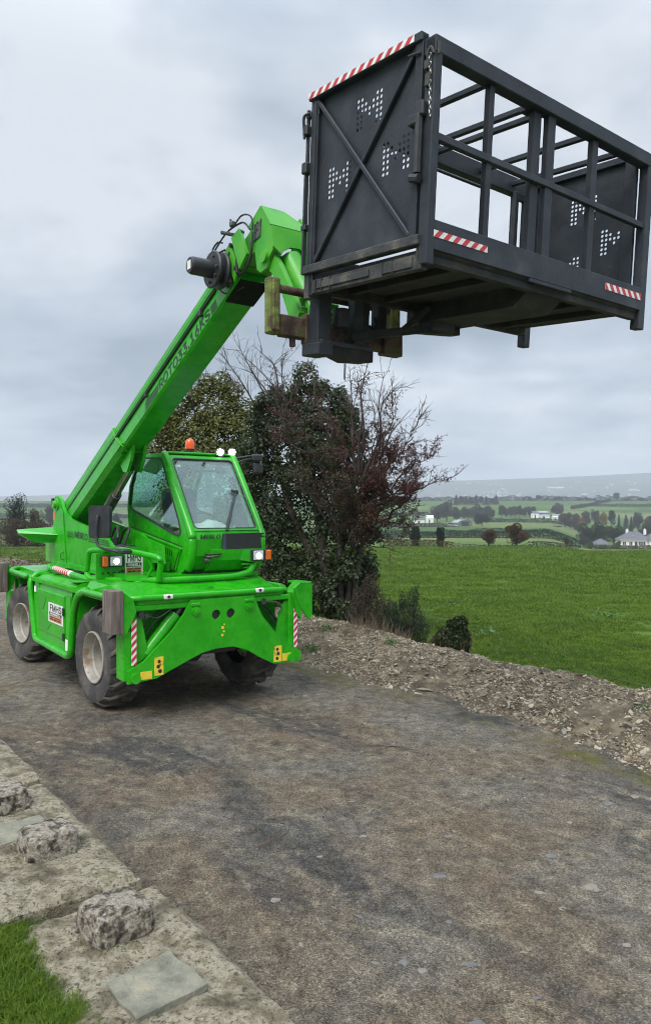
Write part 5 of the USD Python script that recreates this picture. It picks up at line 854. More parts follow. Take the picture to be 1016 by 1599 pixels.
# right end
gr = group(WP, 'end_gate', label='inner face of the far end panel with dotted letters')
Q('panel', end_panel(L - .045, .10, 1.235, .14, 1.49, [(.412, .895), (.90, .70), (.745, 1.235)], -1), ANT, parent=gr)
Q('gate_stile', bx(L - .09, L - .046, .09, .20, .14, 1.49, .005), ANT, parent=gr); Q('gate_stile', bx(L - .09, L - .046, 1.16, 1.235, .14, 1.49, .005), ANT, parent=gr); Q('gate_rail', bx(L - .09, L - .046, .2, 1.16, 1.45, 1.51, .005), ANT, parent=gr)
Q('cross_brace', beam((L - .022, .17, 1.47), (L - .022, 1.225, .235), .034, .03, (1, 0, 0)), ANT, parent=gr)
Q('lock_rod', cyl((L + .06, .05, .40), (L + .06, .05, .9), .012, 6), BLK)
# fork pocket beam under the floor, and the mounting that hooks on the carriage
Q('pocket_beam', [xz(Polygon([(0, 0), (1, 0), (1, 1), (0, 1)]), 0, 1)] if False else trimesh.convex.convex_hull(np.array([(u_, v_, w_) for u_ in (1.20, 1.66) for v_, w_ in ((.012, .130), (.012, .105), (.20, -.045), (1.36, -.055), (1.36, .10))])), GRIME)
Q('pocket_flange', bx(1.12, 1.66, -.012, .02, .100, .128, .004), ANT2)
mt = group(WP, 'mounting')
Q('mount_post', bx(.09, .23, 1.24, 1.36, -.44, .10, .008), ANT, parent=mt); Q('mount_post', bx(.50, .60, 1.26, 1.36, -.36, .10, .008), ANT2, parent=mt); Q('mount_post', bx(.63, .70, 1.30, 1.40, -.28, .10, .008), ANT, parent=mt); Q('mount_post', bx(.80, .90, 1.30, 1.40, -.22, .10, .008), ANT, parent=mt)
Q('mount_shelf', [bx(.10, .66, 1.20, 1.42, -.375, -.335, .006), bx(.07, .23, 1.20, 1.42, -.46, -.36, .01)], ANT, parent=mt)
Q('mount_nose', trimesh.convex.convex_hull(np.array([(u_, v_, w_) for u_, w_ in ((.20, -.36), (.68, -.34), (.68, -.46), (.44, -.475), (.34, -.43), (.2, -.41)) for v_ in (1.22, 1.40)])), GRIME, parent=mt)
Q('mount_arm', [beam((.46, 1.26, -.27), (1.15, 1.10, -.13), .05, .07), beam((.95, 1.15, -.16), (1.15, 1.05, .05), .05, .05), beam((1.12, 1.15, -.14), (1.62, 1.15, -.10), .12, .05), beam((1.60, 1.15, -.10), (1.66, 1.15, .04), .08, .05)], GRIME, parent=mt)
Q('slew_motor', [bx(1.22, 1.52, 1.05, 1.25, -.13, -.02, .02), cyl((.38, 1.30, -.20), (.38, 1.30, -.05), .07, 12)], BLK, parent=mt)
Q('mount_hose', tube(smooth_path([(.55, 1.35, -.12), (.72, 1.33, -.26), (.80, 1.33, -.18), (.78, 1.34, -.05)], 6), .012, 6), BLK, True, parent=mt)
for k in range(6): c_ = np.array([.45, 1.31, -.485 - k * .024]); Q('chain_link', tube([c_ + (np.array([.008, 0, 0]) if k % 2 else np.array([0, .008, 0])) * math.cos(t_) + np.array([0, 0, .015]) * math.sin(t_) for t_ in np.linspace(0, 6.283, 9)], .004, 5, False), STEEL, True, parent=mt)
# ---------------------------------------------------------------- vegetation close by
def at(px, py, D): return np.array([(px - 508) / F * D, D, EYE - (py - YH) / F * D])
BARK = mat('grey_brown_bark', [(.3, (.035, .028, .022)), (.55, (.085, .07, .055)), (.7, (.14, .12, .095))], scale=14, detail=6, rough=.9, bump=.6, bscale=60)
TWG = mat('dark_twig_bark', [(.3, (.030, .021, .019)), (.7, (.085, .062, .055))], scale=10, rough=.85)
def leafmat(name, stops, tr=.22, rgh=.45, isl=.85): return mat(name, stops, scale=1.6, detail=3, island=isl, rough=rgh, translucent=tr, spec=.45, space='position')
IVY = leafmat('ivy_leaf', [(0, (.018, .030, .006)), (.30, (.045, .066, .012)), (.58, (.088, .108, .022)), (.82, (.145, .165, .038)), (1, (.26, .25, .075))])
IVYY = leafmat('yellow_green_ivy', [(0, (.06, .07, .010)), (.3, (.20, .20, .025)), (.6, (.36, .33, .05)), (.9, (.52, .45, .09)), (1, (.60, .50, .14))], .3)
HAWL = leafmat('dark_red_leaf', [(0, (.05, .016, .012)), (.40, (.13, .030, .024)), (.62, (.19, .055, .035)), (.80, (.16, .095, .035)), (1, (.15, .15, .035))], .15)
BERRY = mat('dark_red_berry', [(.3, (.075, .006, .008)), (.7, (.15, .014, .014))], scale=8, island=.7, rough=.35)
GORSE = leafmat('gorse_green', [(0, (.012, .024, .007)), (.5, (.030, .055, .014)), (.85, (.06, .085, .025)), (1, (.13, .11, .04))])
RUSTL = leafmat('rusty_bush_leaf', [(0, (.030, .018, .010)), (.5, (.075, .042, .022)), (1, (.12, .085, .035))])
STRAW = mat('dry_stems', [(0, (.12, .085, .055)), (.5, (.26, .20, .14)), (1, (.40, .33, .25))], scale=3, island=.7, rough=.8, translucent=.2, space='position')
DOCK = leafmat('broad_weed_leaf', [(0, (.05, .12, .02)), (.6, (.11, .20, .05)), (1, (.26, .33, .16))])
def lobes(L, n, rng, gap=.36, shell=.55):
    """points in a crown of ellipsoid lobes (px, py, rx, ry in picture scale at depth D, made metric) with gaps"""
    vol = np.array([l[2] * l[3] * (l[4] / 15) ** 2 for l in L], float); cnt = (n * vol / vol.sum()).astype(int); out, nr = [], []
    for l, k in zip(L, cnt):
        c = at(l[0], l[1], l[4]); r = np.array([l[2] / F * l[4], (l[5] if len(l) > 5 else (l[2] + l[3]) / 2 * .9) / F * l[4], l[3] / F * l[4]])
        d = rng.normal(size=(k, 3)); d /= np.linalg.norm(d, axis=1, keepdims=True); rad = (shell + (1 - shell) * rng.uniform(size=(k, 1)) ** .6) * (.78 + .5 * meshkit.fbm(d * 1.9 + c, 3, 7)[:, None])
        p = c + d * rad * r; keep = meshkit.fbm(p * 2.6, 3, 17) > gap - .06 * rng.uniform(size=k); out.append(p[keep]); nr.append(d[keep])
    return np.vstack(out), np.vstack(nr)
def sprig(base, d0, L, r, rng, k=6, wob=.16, up=.0):
    d = d0 / np.linalg.norm(d0); pts = [base]
    for i in range(k): d = d + rng.normal(size=3) * wob + [0, 0, up]; d /= np.linalg.norm(d); pts.append(pts[-1] + d * L / k)
    return np.array(pts)
rng = R(21)
# dark ivy clad tree
ivy = [(462, 705, 78, 100, 15.4), (428, 800, 62, 95, 15.8), (505, 690, 58, 92, 15.3), (525, 800, 48, 90, 15.2), (512, 890, 40, 85, 15.0), (445, 650, 40, 36, 15.5), (508, 645, 40, 40, 15.4), (440, 885, 62, 85, 15.8), (478, 930, 46, 55, 15.2), (545, 740, 44, 66, 15.3), (400, 720, 40, 70, 16.0), (555, 800, 30, 60, 15.2), (530, 940, 26, 50, 14.45), (548, 900, 24, 50, 14.4), (420, 660, 30, 40, 15.6), (475, 590, 26, 26, 15.4), (535, 660, 26, 40, 15.2)]
tv = thing('ivy_clad_tree', 'dense dark ivy clad tree right behind the cab of the green telehandler', 'tree', loc=at(510, 972, 15.2) * [1, 1, 0] + [0, 0, -.2])
o = at(510, 972, 15.2) * [1, 1, 0] + [0, 0, -.2]
def loc_(m, o_=None): m = tm(m); return trimesh.Trimesh(np.asarray(m.vertices) - (o if o_ is None else o_), m.faces, process=False)
trk = [tube(smooth_path([at(512, 985, 15.2), at(508, 900, 15.2), at(498, 800, 15.3), at(478, 700, 15.4), at(468, 610, 15.4)], 4), np.linspace(.16, .04, 17), 8), tube(smooth_path([at(520, 985, 15.0), at(528, 880, 15.1), at(545, 780, 15.2), at(540, 680, 15.3)], 4), np.linspace(.12, .03, 13), 8), tube(smooth_path([at(505, 900, 15.3), at(455, 800, 15.6), at(430, 700, 15.7), at(420, 640, 15.6)], 4), np.linspace(.09, .03, 13), 7)]
part(tv, 'trunk', loc_(trk), BARK, True)
ivy += [(px_, py_, r_, r_ * 1.1, 15.2 + rng.normal() * .4) for px_, py_, r_ in zip([392, 385, 400, 412, 430, 455, 480, 500, 530, 548, 562, 575, 570, 578, 565, 560, 572, 408, 545], [700, 760, 660, 632, 615, 618, 612, 608, 622, 650, 690, 740, 790, 840, 880, 930, 900, 640, 650], [20, 24, 20, 18, 15, 10, 11, 16, 17, 16, 20, 22, 24, 22, 26, 26, 20, 14, 14])]
pts, nr = lobes(ivy, 112000, rng, .485, .34); nr[:, 2] += .3
part(tv, 'crown', loc_(leaves(pts, rng.uniform(.035, .082, len(pts)), rng, .85, .2, nr)), IVY)
# yellow green ivy tree at its left
o2 = at(330, 960, 17.4) * [1, 1, 0] + [0, 0, -.2]
yv = thing('flowering_ivy_tree', 'rounded yellow green ivy tree seen between the boom and the cab roof beacon', 'tree', loc=o2)
ylob = [(332, 640, 46, 42, 17.2), (352, 672, 40, 55, 17.0), (290, 672, 46, 46, 17.5), (318, 700, 72, 56, 17.3), (372, 690, 34, 60, 17.0), (262, 700, 34, 34, 17.6), (330, 780, 90, 80, 17.6), (330, 880, 90, 90, 17.6)]
part(yv, 'trunk', loc_([tube(smooth_path([at(330, 990, 17.5), at(332, 850, 17.4), at(325, 720, 17.3), at(335, 640, 17.2)], 4), np.linspace(.15, .03, 13), 8)], o2), BARK, True)
ylob += [(px_, py_, r_, r_, 17.1) for px_, py_, r_ in zip([300, 322, 345, 365, 385, 270, 250, 390, 240], [622, 600, 598, 612, 640, 650, 675, 670, 705], [20, 18, 20, 18, 18, 20, 18, 16, 16])]
pts, nr = lobes(ylob, 46000, rng, .42, .5); nr[:, 2] += .5
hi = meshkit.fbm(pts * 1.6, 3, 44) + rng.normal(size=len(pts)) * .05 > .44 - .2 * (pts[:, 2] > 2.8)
part(yv, 'crown', loc_(leaves(pts[hi], rng.uniform(.04, .085, hi.sum()), rng, .85, .4, nr[hi]), o2), IVYY); part(yv, 'shaded_leaves' if False else 'inner_leaves', loc_(leaves(pts[~hi], rng.uniform(.05, .10, (~hi).sum()), rng, .85, .2, nr[~hi]), o2), IVY)  # duller green leaves wherever the yellow mask of noise and height is off
# hawthorn with dark red leaves and berries
o3 = at(545, 965, 14.6) * [1, 1, 0] + [0, 0, -.2]
hw = thing('hawthorn_tree', 'half bare hawthorn with dark red berries reaching over the field to the right', 'tree', loc=o3)
root = at(540, 975, 14.6)
targets = [(662, 628, 13.6), (705, 742, 13.9), (655, 690, 14.8), (636, 765, 13.8), (612, 610, 14.6), (560, 585, 14.2), (590, 660, 13.7), (640, 820, 14.3), (612, 860, 13.9), (680, 705, 14.4), (480, 560, 14.6), (420, 555, 15.0), (372, 548, 14.8), (445, 640, 13.9), (500, 640, 13.8), (540, 700, 13.6), (600, 740, 13.4), (470, 740, 13.8), (650, 745, 15.2), (575, 545 + 60, 15.2), (610, 690, 14.1), (590, 800, 13.6)]
limbs, twigs, ends = [], [], []
forks = [at(548, 880, 14.5), at(530, 850, 14.5), at(565, 850, 14.4)]
limbs.append(tube(smooth_path([root, at(545, 920, 14.5), forks[0]], 5), np.linspace(.07, .05, 11), 8)); limbs.append(tube(smooth_path([root + [-.08, .05, 0], at(532, 915, 14.5), forks[1]], 5), np.linspace(.06, .045, 11), 8)); limbs.append(tube(smooth_path([root + [.1, 0, 0], at(556, 905, 14.4), forks[2]], 5), np.linspace(.06, .04, 11), 8))
for t in targets:
    e = at(*t); b = forks[2] if t[0] > 600 else forks[0] if t[0] > 520 else forks[1]
    m1 = b + (e - b) * .35 + [rng.normal() * .12, rng.normal() * .12, .28]; m2 = b + (e - b) * .7 + [rng.normal() * .14, rng.normal() * .14, .16]
    pth = smooth_path([b, m1, m2, e], 6); pth[1:] += rng.normal(size=(len(pth) - 1, 3)) * .028; k = len(pth); rr = np.linspace(.026, .005, k); limbs.append(tube(pth, rr, 6))
    for i in range(19):
        f = rng.uniform(.25, 1.0); j = min(int(f * (k - 1)), k - 2); d = pth[j + 1] - pth[j]; d = d / np.linalg.norm(d) + rng.normal(size=3) * .75 + [0, 0, .12]; Ls = rng.uniform(.22, .75) * (1.15 - .5 * f)
        p1 = sprig(pth[j], d, Ls, 0, rng, 6, .2, .02); twigs.append(tube(p1, np.linspace(.0072, .003, 7), 4, False)); ends.append(p1[2:])
        for q_ in range(rng.randint(2, 5)):
            jj = rng.randint(1, 6); d2 = p1[jj] - p1[jj - 1]; d2 = d2 / np.linalg.norm(d2) + rng.normal(size=3) * .8; p2 = sprig(p1[jj], d2, rng.uniform(.08, .30), 0, rng, 4, .22, .02); twigs.append(tube(p2, np.linspace(.0048, .0022, 5), 3, False)); ends.append(p2)
part(hw, 'trunk', loc_(limbs[:3], o3), BARK, True); part(hw, 'limbs', loc_(limbs[3:], o3), TWG, True); part(hw, 'twigs', loc_(twigs, o3), TWG, kind='stuff')
E = np.vstack(ends); pxs = 508 + F * E[:, 0] / E[:, 1]; pys = YH - F * (E[:, 2] - EYE) / E[:, 1]
wgt = .10 + .9 * np.exp(-((pxs - 600) / 62) ** 2 - ((pys - 745) / 68) ** 2) + .55 * np.exp(-((pxs - 455) / 60) ** 2 - ((pys - 670) / 36) ** 2); wgt = wgt * (meshkit.fbm(E * 2.2, 3, 61) > .42)
idx = rng.choice(len(E), 15000, p=wgt / wgt.sum()); pl = E[idx] + rng.normal(size=(len(idx), 3)) * .035
wg2 = np.exp(-((pxs - 500) / 75) ** 2 - ((pys - 720) / 95) ** 2) * (meshkit.fbm(E * 1.8, 3, 65) > .45); wg2 += .5 * np.exp(-((pxs - 570) / 55) ** 2 - ((pys - 800) / 60) ** 2); idx = rng.choice(len(E), 12000, p=wg2 / wg2.sum()); pl2 = E[idx] + rng.normal(size=(len(idx), 3)) * .05
part(hw, 'olive_leaves', loc_(leaves(pl2, rng.uniform(.022, .05, len(pl2)), rng, .7), o3), leafmat('olive_leaf', [(0, (.03, .035, .010)), (.5, (.085, .085, .022)), (.8, (.15, .12, .035)), (1, (.17, .07, .035))]))
part(hw, 'leaves', loc_(leaves(pl, rng.uniform(.024, .050, len(pl)), rng, .7), o3), HAWL)
idx = rng.choice(len(E), 3800, p=(wgt + .05) / (wgt + .05).sum()); bp = E[idx] + rng.normal(size=(len(idx), 3)) * .02 - [0, 0, .015]
oc = np.array([(1, 0, 0), (-1, 0, 0), (0, 1, 0), (0, -1, 0), (0, 0, 1), (0, 0, -1)], float); of = np.array([(0, 2, 4), (2, 1, 4), (1, 3, 4), (3, 0, 4), (2, 0, 5), (1, 2, 5), (3, 1, 5), (0, 3, 5)])
V = (bp[:, None] + oc[None] * rng.uniform(.008, .0135, (len(bp), 1, 1))).reshape(-1, 3); part(hw, 'berries', loc_(trimesh.Trimesh(V, (np.arange(len(bp))[:, None, None] * 6 + of).reshape(-1, 3), process=False), o3), BERRY, kind='stuff')
# bare sapling sticking out above the ivy, and thin bare stems left of it
def bare(name, label, base, tops, D, seed, r0=.03):
    g = R(seed); o4 = at(base[0], base[1], D); t = thing(name, label, 'tree', loc=o4); ms, tws = [], []
    for tp in tops:
        e = at(tp[0], tp[1], D + g.normal() * .3); pth = smooth_path([o4, o4 + (e - o4) * .4 + g.normal(size=3) * .12, o4 + (e - o4) * .75 + g.normal(size=3) * .1, e], 5); k = len(pth); ms.append(tube(pth, np.linspace(r0, .004, k), 5))
        for i in range(15):
            j = g.randint(int(k * .3), k - 1); d = (pth[j + 1] - pth[j]); d = d / np.linalg.norm(d) + g.normal(size=3) * .55; p1 = sprig(pth[j], d, g.uniform(.15, .6), 0, g, 5, .16, .04); tws.append(tube(p1, np.linspace(.006, .0025, 6), 3, False))
            for _ in range(3): jj = g.randint(1, 5); p2 = sprig(p1[jj], p1[jj] - p1[jj - 1] + g.normal(size=3) * .06, g.uniform(.08, .22), 0, g, 3, .2, .03); tws.append(tube(p2, np.linspace(.0035, .0018, 4), 3, False))
    part(t, 'stems', loc_(ms, o4), TWG, True); part(t, 'twigs', loc_(tws, o4), TWG, kind='stuff')
bare('bare_sapling', 'thin leafless sapling whose twigs rise under the fork carriage', (470, 700), [(372, 540), (345, 552), (405, 548), (440, 560), (360, 590), (388, 575)], 14.9, 3)
bare('bare_sapling', 'thin leafless sapling standing at the right of the ivy against the sky', (560, 760), [(545, 572), (575, 560), (600, 580), (560, 600), (625, 600), (640, 640)], 14.2, 5)
bare('bare_sapling', 'wispy leafless stems poking up above the yellow green ivy', (300, 680), [(268, 600), (300, 580), (330, 590), (355, 575), (245, 640), (285, 610)], 17.4, 9, .02)
# low bushes, dry stems and the ivy stump along the back of the bank
def bush(name, label, cat_, lob, n, m, seed, sz, D, stems=None, asp=.5):
    g = R(seed); ps, nr = lobes(lob, n, g, .36, .35); o5 = np.r_[ps[:, :2].mean(0), ps[:, 2].min()]; t = thing(name, label, cat_, loc=o5)
    part(t, 'foliage', loc_(leaves(ps, g.uniform(sz * .6, sz * 1.3, len(ps)), g, asp, .3), o5), m)
    if stems is not None:
        ms = []
        for _ in range(stems[0]):
            i = g.randint(len(ps)); b = np.r_[ps[i, :2] + g.normal(size=2) * .05, o5[2]]; ms.append(tube(sprig(b, np.r_[g.normal(size=2) * .25, 1], g.uniform(*stems[2]), 0, g, 4, .1), np.linspace(.006, .002, 5), 3, False))
        part(t, 'stems', loc_(ms, o5), stems[1], kind='stuff')
    return t
bush('rusty_bush', 'rusty brown bush with bare twigs between the trees and the gorse', 'bush', [(575, 945, 26, 32, 12.6), (560, 972, 26, 24, 12.6), (595, 962, 28, 30, 12.5), (580, 915, 14, 20, 12.6)], 6500, RUSTL, 31, .035, 12.6, (60, TWG, (.4, 1.0)))
bush('gorse_bush', 'dark green gorse bush standing on the shale bank by the field', 'bush', [(632, 968, 34, 30, 12.2), (615, 985, 30, 22, 12.1), (650, 985, 22, 22, 12.1), (605, 960, 20, 22, 12.3), (642, 940, 9, 24, 12.2), (628, 942, 6, 20, 12.2), (650, 930, 5, 20, 12.2)], 9500, GORSE, 32, .035, 12.2, (40, TWG, (.3, .8)), .35)
bush('ivy_stump', 'rounded stump smothered in dark ivy at the edge of the field', 'stump', [(702, 998, 24, 18, 11.9), (716, 980, 12, 17, 11.9), (690, 1004, 18, 14, 11.8), (712, 1008, 16, 16, 11.8), (724, 972, 6, 10, 11.9), (680, 1010, 12, 10, 11.8), (705, 976, 8, 9, 11.9), (728, 1000, 8, 18, 11.9)], 8000, IVY, 33, .042, 11.9, (170, STRAW, (.15, .42)), .85)
g = R(40); ms = []
for i in range(700):
    b = at(g.uniform(530, 640), 1003, 12.0) + [0, g.normal() * .25, 0]; b[2] = .18 + g.normal() * .04; L_ = g.uniform(.12, .42) * (1.25 - abs((508 + F * b[0] / b[1]) - 575) / 95); pts_ = sprig(b, np.r_[g.normal(size=2) * .35, 1], max(L_, .06), 0, g, 3, .12); w_ = g.uniform(.0022, .005); ms.append(tube(pts_, [w_, w_, w_ * .7, w_ * .3], 3, False))
dg = thing('dry_grass_clump', 'clump of straw coloured dead grass in front of the gorse bush', 'grass clump', loc=(.8, 12, .15)); part(dg, 'stems', loc_(ms, np.array([.8, 12, .15])), STRAW, kind='stuff')
def weed(label, px, py, D, seed, n=30, sz=.10, m=None):
    g = R(seed); c = at(px, py, D); c[2] = max(float(ground(c[0], c[1])), float(bank_z(*[np.array(v) for v in sq(c[0], c[1])])) if sq(c[0], c[1])[1] < 8.6 else -9)
    ps = c + np.c_[g.normal(size=(n, 2)) * sz * 1.3, abs(g.normal(size=n)) * sz * .6 + .03]; wt = thing('broad_leaved_weed', label, 'weed', loc=c); part(wt, 'leaves', loc_(leaves(ps, g.uniform(sz * .6, sz * 1.3, n), g, .55, 1.6), c), m or DOCK, kind='stuff')
weed('leafy weed on the crest of the shale bank near the dry grass', 610, 1006, 11.2, 1, 60, .05); weed('leafy weed nearest the big front corner foot of the telehandler', 510, 985, 12.0, 2, 80, .05)
weed('pale broad leaved dock by the field edge near the wire', 905, 1042, 9.9, 3, 40, .09); weed('broad leaved dock in the grass left of the pale dock', 862, 1028, 10.3, 4, 34, .08); weed('dock plant in the pasture just right of the ivy stump', 757, 975, 14.5, 5, 30, .10); weed('small green weed on the face of the bank at the right edge', 1000, 1146, 7.6, 6, 40, .03)
weed('patch of creeping green weeds on the bank beside the right stabiliser', 488, 1010, 11.5, 8, 90, .05); weed('far dock patch in the middle of the pasture', 945, 945, 18, 7, 26, .12); weed('tiny dock tuft in the pasture left of the far dock patch', 700, 925, 20, 9, 20, .12)
# single wire along the field edge
wp0, wp1 = at(780, 1012, 11.5), at(1130, 1098, 7.4)
solo('fence_wire', [tube(smooth_path([wp0, (wp0 + wp1) / 2 - [0, 0, .03], wp1, wp1 + (wp1 - wp0) * .4], 6), .0028, 5), tube([wp0, wp0 * [1, 1, 0] + [0, 0, -.1]], .012, 6)], CHROME, 'thin single strand wire along the near edge of the pasture', 'wire')
# rank weeds on the bank beyond the machine
g = R(44); ms, lv = [], []
for i in range(900):
    D = g.uniform(21, 27); px = g.uniform(-60, 130); b = at(px, 900, D); b[2] = .0; L_ = g.uniform(.25, .75); pts_ = sprig(b, np.r_[g.normal(size=2) * .3, 1], L_, 0, g, 4, .12); ms.append(tube(pts_, np.linspace(.008, .003, 5), 3, False)); lv.append(pts_[2:])
wd = thing('dead_weeds', 'tangle of brown dead weeds beside the track beyond the telehandler', 'weeds', loc=(-10, 24, 0)); part(wd, 'stems', loc_(ms, np.array([-10, 24, 0.])), STRAW, kind='stuff')
lv = np.vstack(lv); part(wd, 'dead_leaves', loc_(leaves(lv + g.normal(size=lv.shape) * .06, g.uniform(.04, .10, len(lv)), g, .6), np.array([-10, 24, 0.])), leafmat('withered_leaf', [(0, (.05, .035, .02)), (.45, (.14, .09, .05)), (.8, (.22, .16, .10)), (1, (.09, .14, .04))]), kind='stuff')

# ---------------------------------------------------------------- the farmland beyond
def fol(name, st): return mat(name, st, scale=.6, detail=3, island=.75, rough=.7, translucent=.18, spec=.2, space='position')
FOL = {'brown': fol('autumn_brown_foliage', [(0, (.05, .034, .016)), (.5, (.12, .082, .038)), (1, (.20, .14, .06))]), 'green': fol('dull_green_foliage', [(0, (.02, .032, .010)), (.5, (.05, .075, .02)), (1, (.09, .12, .036))]),
       'dark': fol('dark_evergreen_foliage', [(0, (.007, .015, .008)), (.5, (.018, .034, .017)), (1, (.035, .056, .026))]), 'grey': fol('grey_twiggy_crown', [(0, (.040, .042, .030)), (.5, (.085, .084, .060)), (1, (.14, .135, .10))]),
       'yellow': fol('yellow_autumn_foliage', [(0, (.14, .11, .015)), (.5, (.32, .26, .035)), (1, (.45, .36, .06))]), 'orange': fol('orange_autumn_foliage', [(0, (.16, .08, .015)), (.5, (.34, .19, .04)), (1, (.45, .29, .08))]),
       'red': fol('reddish_bare_crown', [(0, (.06, .034, .026)), (.5, (.13, .075, .05)), (1, (.18, .115, .07))]), 'hedge': fol('clipped_hedge_foliage', [(0, (.05, .065, .010)), (.5, (.115, .135, .022)), (1, (.19, .20, .04))])}
def far_tree(label, px, D, top, w, kind='green', base=None, shape='round', grp=None, seed=0, name=None, n=None):
    """px: where it stands; top: its top's height in the picture, w its crown width; both made metric at its own distance"""
    g = R(seed * 7 + int(px)); c = ground_at(px, D)
    if base is not None: c[2] = min(c[2], EYE - (base - YH) / F * D)
    Hh = EYE - (top - YH) / F * D - c[2]; rw = w / 2 / F * D
    t = thing(name or ('conifer_tree' if shape == 'cone' else 'ivy_pillar' if shape == 'pillar' else 'tree'), label, 'tree', grp, loc=c)
    n = n or int(np.clip(130 * w, 1000, 5200)); sz = np.clip(1.7 / F * D, .16, 1.1)
    tb = {'round': .13, 'cone': .04, 'pillar': .05, 'bare': .25, 'bush': .02}[shape]
    bl, tws = [tube([(0, 0, -.3), (g.normal() * .02 * Hh, 0, Hh * .35), (g.normal() * .04 * Hh, 0, Hh * .75)], [Hh * .035 + .06, Hh * .024 + .04, .03], 6)], []
    nl = 9
    for i in range(nl):
        a = 6.28 * i / nl + g.uniform(-.3, .3); z0 = Hh * g.uniform(.22, .5); rr = rw * g.uniform(.5, .95); e = np.array([math.cos(a) * rr, math.sin(a) * rr, Hh * g.uniform(.5, .9)]); bl.append(tube([(0, 0, z0), (e[0] * .5, e[1] * .5, z0 + (e[2] - z0) * .6), e], [Hh * .014 + .02, Hh * .009 + .015, .015], 4))
    part(t, 'trunk', bl, BARK)
    if shape == 'cone':
        z = g.uniform(tb, 1, n); r_ = rw * (1.05 - z) * (.45 + .55 * g.uniform(size=n) ** .5) * (.8 + .4 * np.sin(z * 38)); a = g.uniform(0, 6.28, n); ps = np.c_[np.cos(a) * r_, np.sin(a) * r_, z * Hh]
    elif shape == 'pillar':
        z = g.uniform(tb, 1, n); a = g.uniform(0, 6.28, n); r_ = rw * (.45 + .9 * meshkit.noise(np.c_[np.cos(a) * 1.2, np.sin(a) * 1.2, z * 4 + px], 3)) * g.uniform(.6, 1, n) * (1.05 - .5 * abs(z - .55)); ps = np.c_[np.cos(a) * r_, np.sin(a) * r_, z * Hh]
    else:
        k = 17 if shape != 'bush' else 10; ps = []
        for i in range(k):
            a = 6.28 * i / k + g.uniform(-.4, .4); zf = g.uniform(.16, .78); q = g.uniform(.2, .66) * (1.08 - .75 * abs(zf - .42)) if i else 0; cc = np.array([math.cos(a * 2.4) * rw * q, math.sin(a * 2.4) * rw * q, Hh * (tb + (1 - tb) * zf)]); rd = np.array([rw, rw, Hh * (1 - tb) * .5]) * g.uniform(.24, .46)
            d = g.normal(size=(n // k, 3)); d /= np.linalg.norm(d, axis=1, keepdims=True); ps.append(cc + d * rd * (.55 + .45 * g.uniform(size=(n // k, 1)) ** .5))
        ps = np.vstack(ps); ps[:, 2] = np.minimum(ps[:, 2], Hh); ps = ps[meshkit.fbm(ps / max(rw, .5) * 2.2 + px, 3, 5) > .33]
        if shape == 'bare': ps = ps[::3]
    part(t, 'crown', leaves(ps, sz * g.uniform(.6, 1.3, len(ps)), g, .8), FOL[kind]); return t
def hedge(label, pts, h, wd_, kind='dark', grp=None, seed=1, name='hedgerow', dens=1.0, ragged=.35):
    """pts: (px, D) along the hedge"""
    g = R(seed); P_ = []
    for (a, b) in zip(pts[:-1], pts[1:]):
        A, B = ground_at(*a), ground_at(*b); n = max(2, int(np.linalg.norm(B - A) / 3)); P_ += [A + (B - A) * t for t in np.linspace(0, 1, n, endpoint=False)]
    P_.append(ground_at(*pts[-1])); P_ = np.array(P_); P_[:, 2] = ground(P_[:, 0], P_[:, 1]); Dm = P_[:, 1].mean(); sz = np.clip(1.9 / F * Dm, .12, 1.2); Lh = np.linalg.norm(np.diff(P_, axis=0), axis=1).sum()
    n = int(np.clip(Lh * h / sz ** 2 * 9 * dens, 800, 26000)); i = g.uniform(0, len(P_) - 1.001, n); k = i.astype(int); f = (i - k)[:, None]; c = P_[k] * (1 - f) + P_[k + 1] * f
    hh = h * (1 - ragged + 2 * ragged * meshkit.fbm(np.c_[i * .45, i * 0 + seed, i * 0], 3, seed)); d = g.normal(size=(n, 3)); d /= np.linalg.norm(d, axis=1, keepdims=True)
    ps = c + np.c_[d[:, :2] * wd_ / 2, hh * (.5 + .5 * np.clip(d[:, 2] * 1.25, -1, 1))]
    solo(name, leaves(ps, sz * g.uniform(.6, 1.3, n), g, .8), FOL[kind] if kind in FOL else kind, label, 'hedge', grp)
hedge('dark hedge across the valley behind the two field edge hawthorns', [(560, 245), (700, 242), (800, 238), (905, 236)], 2.2, 1.8, 'dark', seed=2)
hedge('thin low hedge just above the dark valley hedge', [(730, 330), (875, 330)], 1.5, 1.5, 'dark', seed=3, ragged=.6)
hedge('hedge below the white farm sheds', [(760, 560), (905, 545)], 2.6, 2, 'dark', seed=4); hedge('hedge running left from the grey barn', [(560, 440), (712, 455)], 2.0, 2, 'dark', seed=5, ragged=.6)
hedge('hedge line along the ridge against the far hills', [(600, 1040), (780, 1042), (1016, 1042), (1250, 1040)], 5.0, 4, 'dark', seed=6, ragged=.7)
hedge('hedge slanting up the hill field towards the ridge tree', [(892, 830), (915, 880), (951, 1000)], 3.2, 2.5, 'dark', seed=7); hedge('level hedge dividing the hill field at the right', [(905, 890), (1000, 885), (1200, 880)], 2.8, 2.5, 'dark', seed=8)
hedge('clipped yellow green hedge in front of the white bungalow', [(913, 274), (1016, 270), (1150, 266)], 1.35, 1.5, 'hedge', seed=9, ragged=.06, dens=1.6)
hedge('brown brambles at the far edge of the pasture under the ivy pillars', [(596, 92), (640, 92), (704, 91)], .85, 1.2, 'brown', seed=10, ragged=.5, name='bramble_row'); hedge('low scrub at the far edge of the pasture beside the pale bare tree', [(828, 94), (900, 93)], .55, 1, 'grey', seed=11, ragged=.6, name='bramble_row')
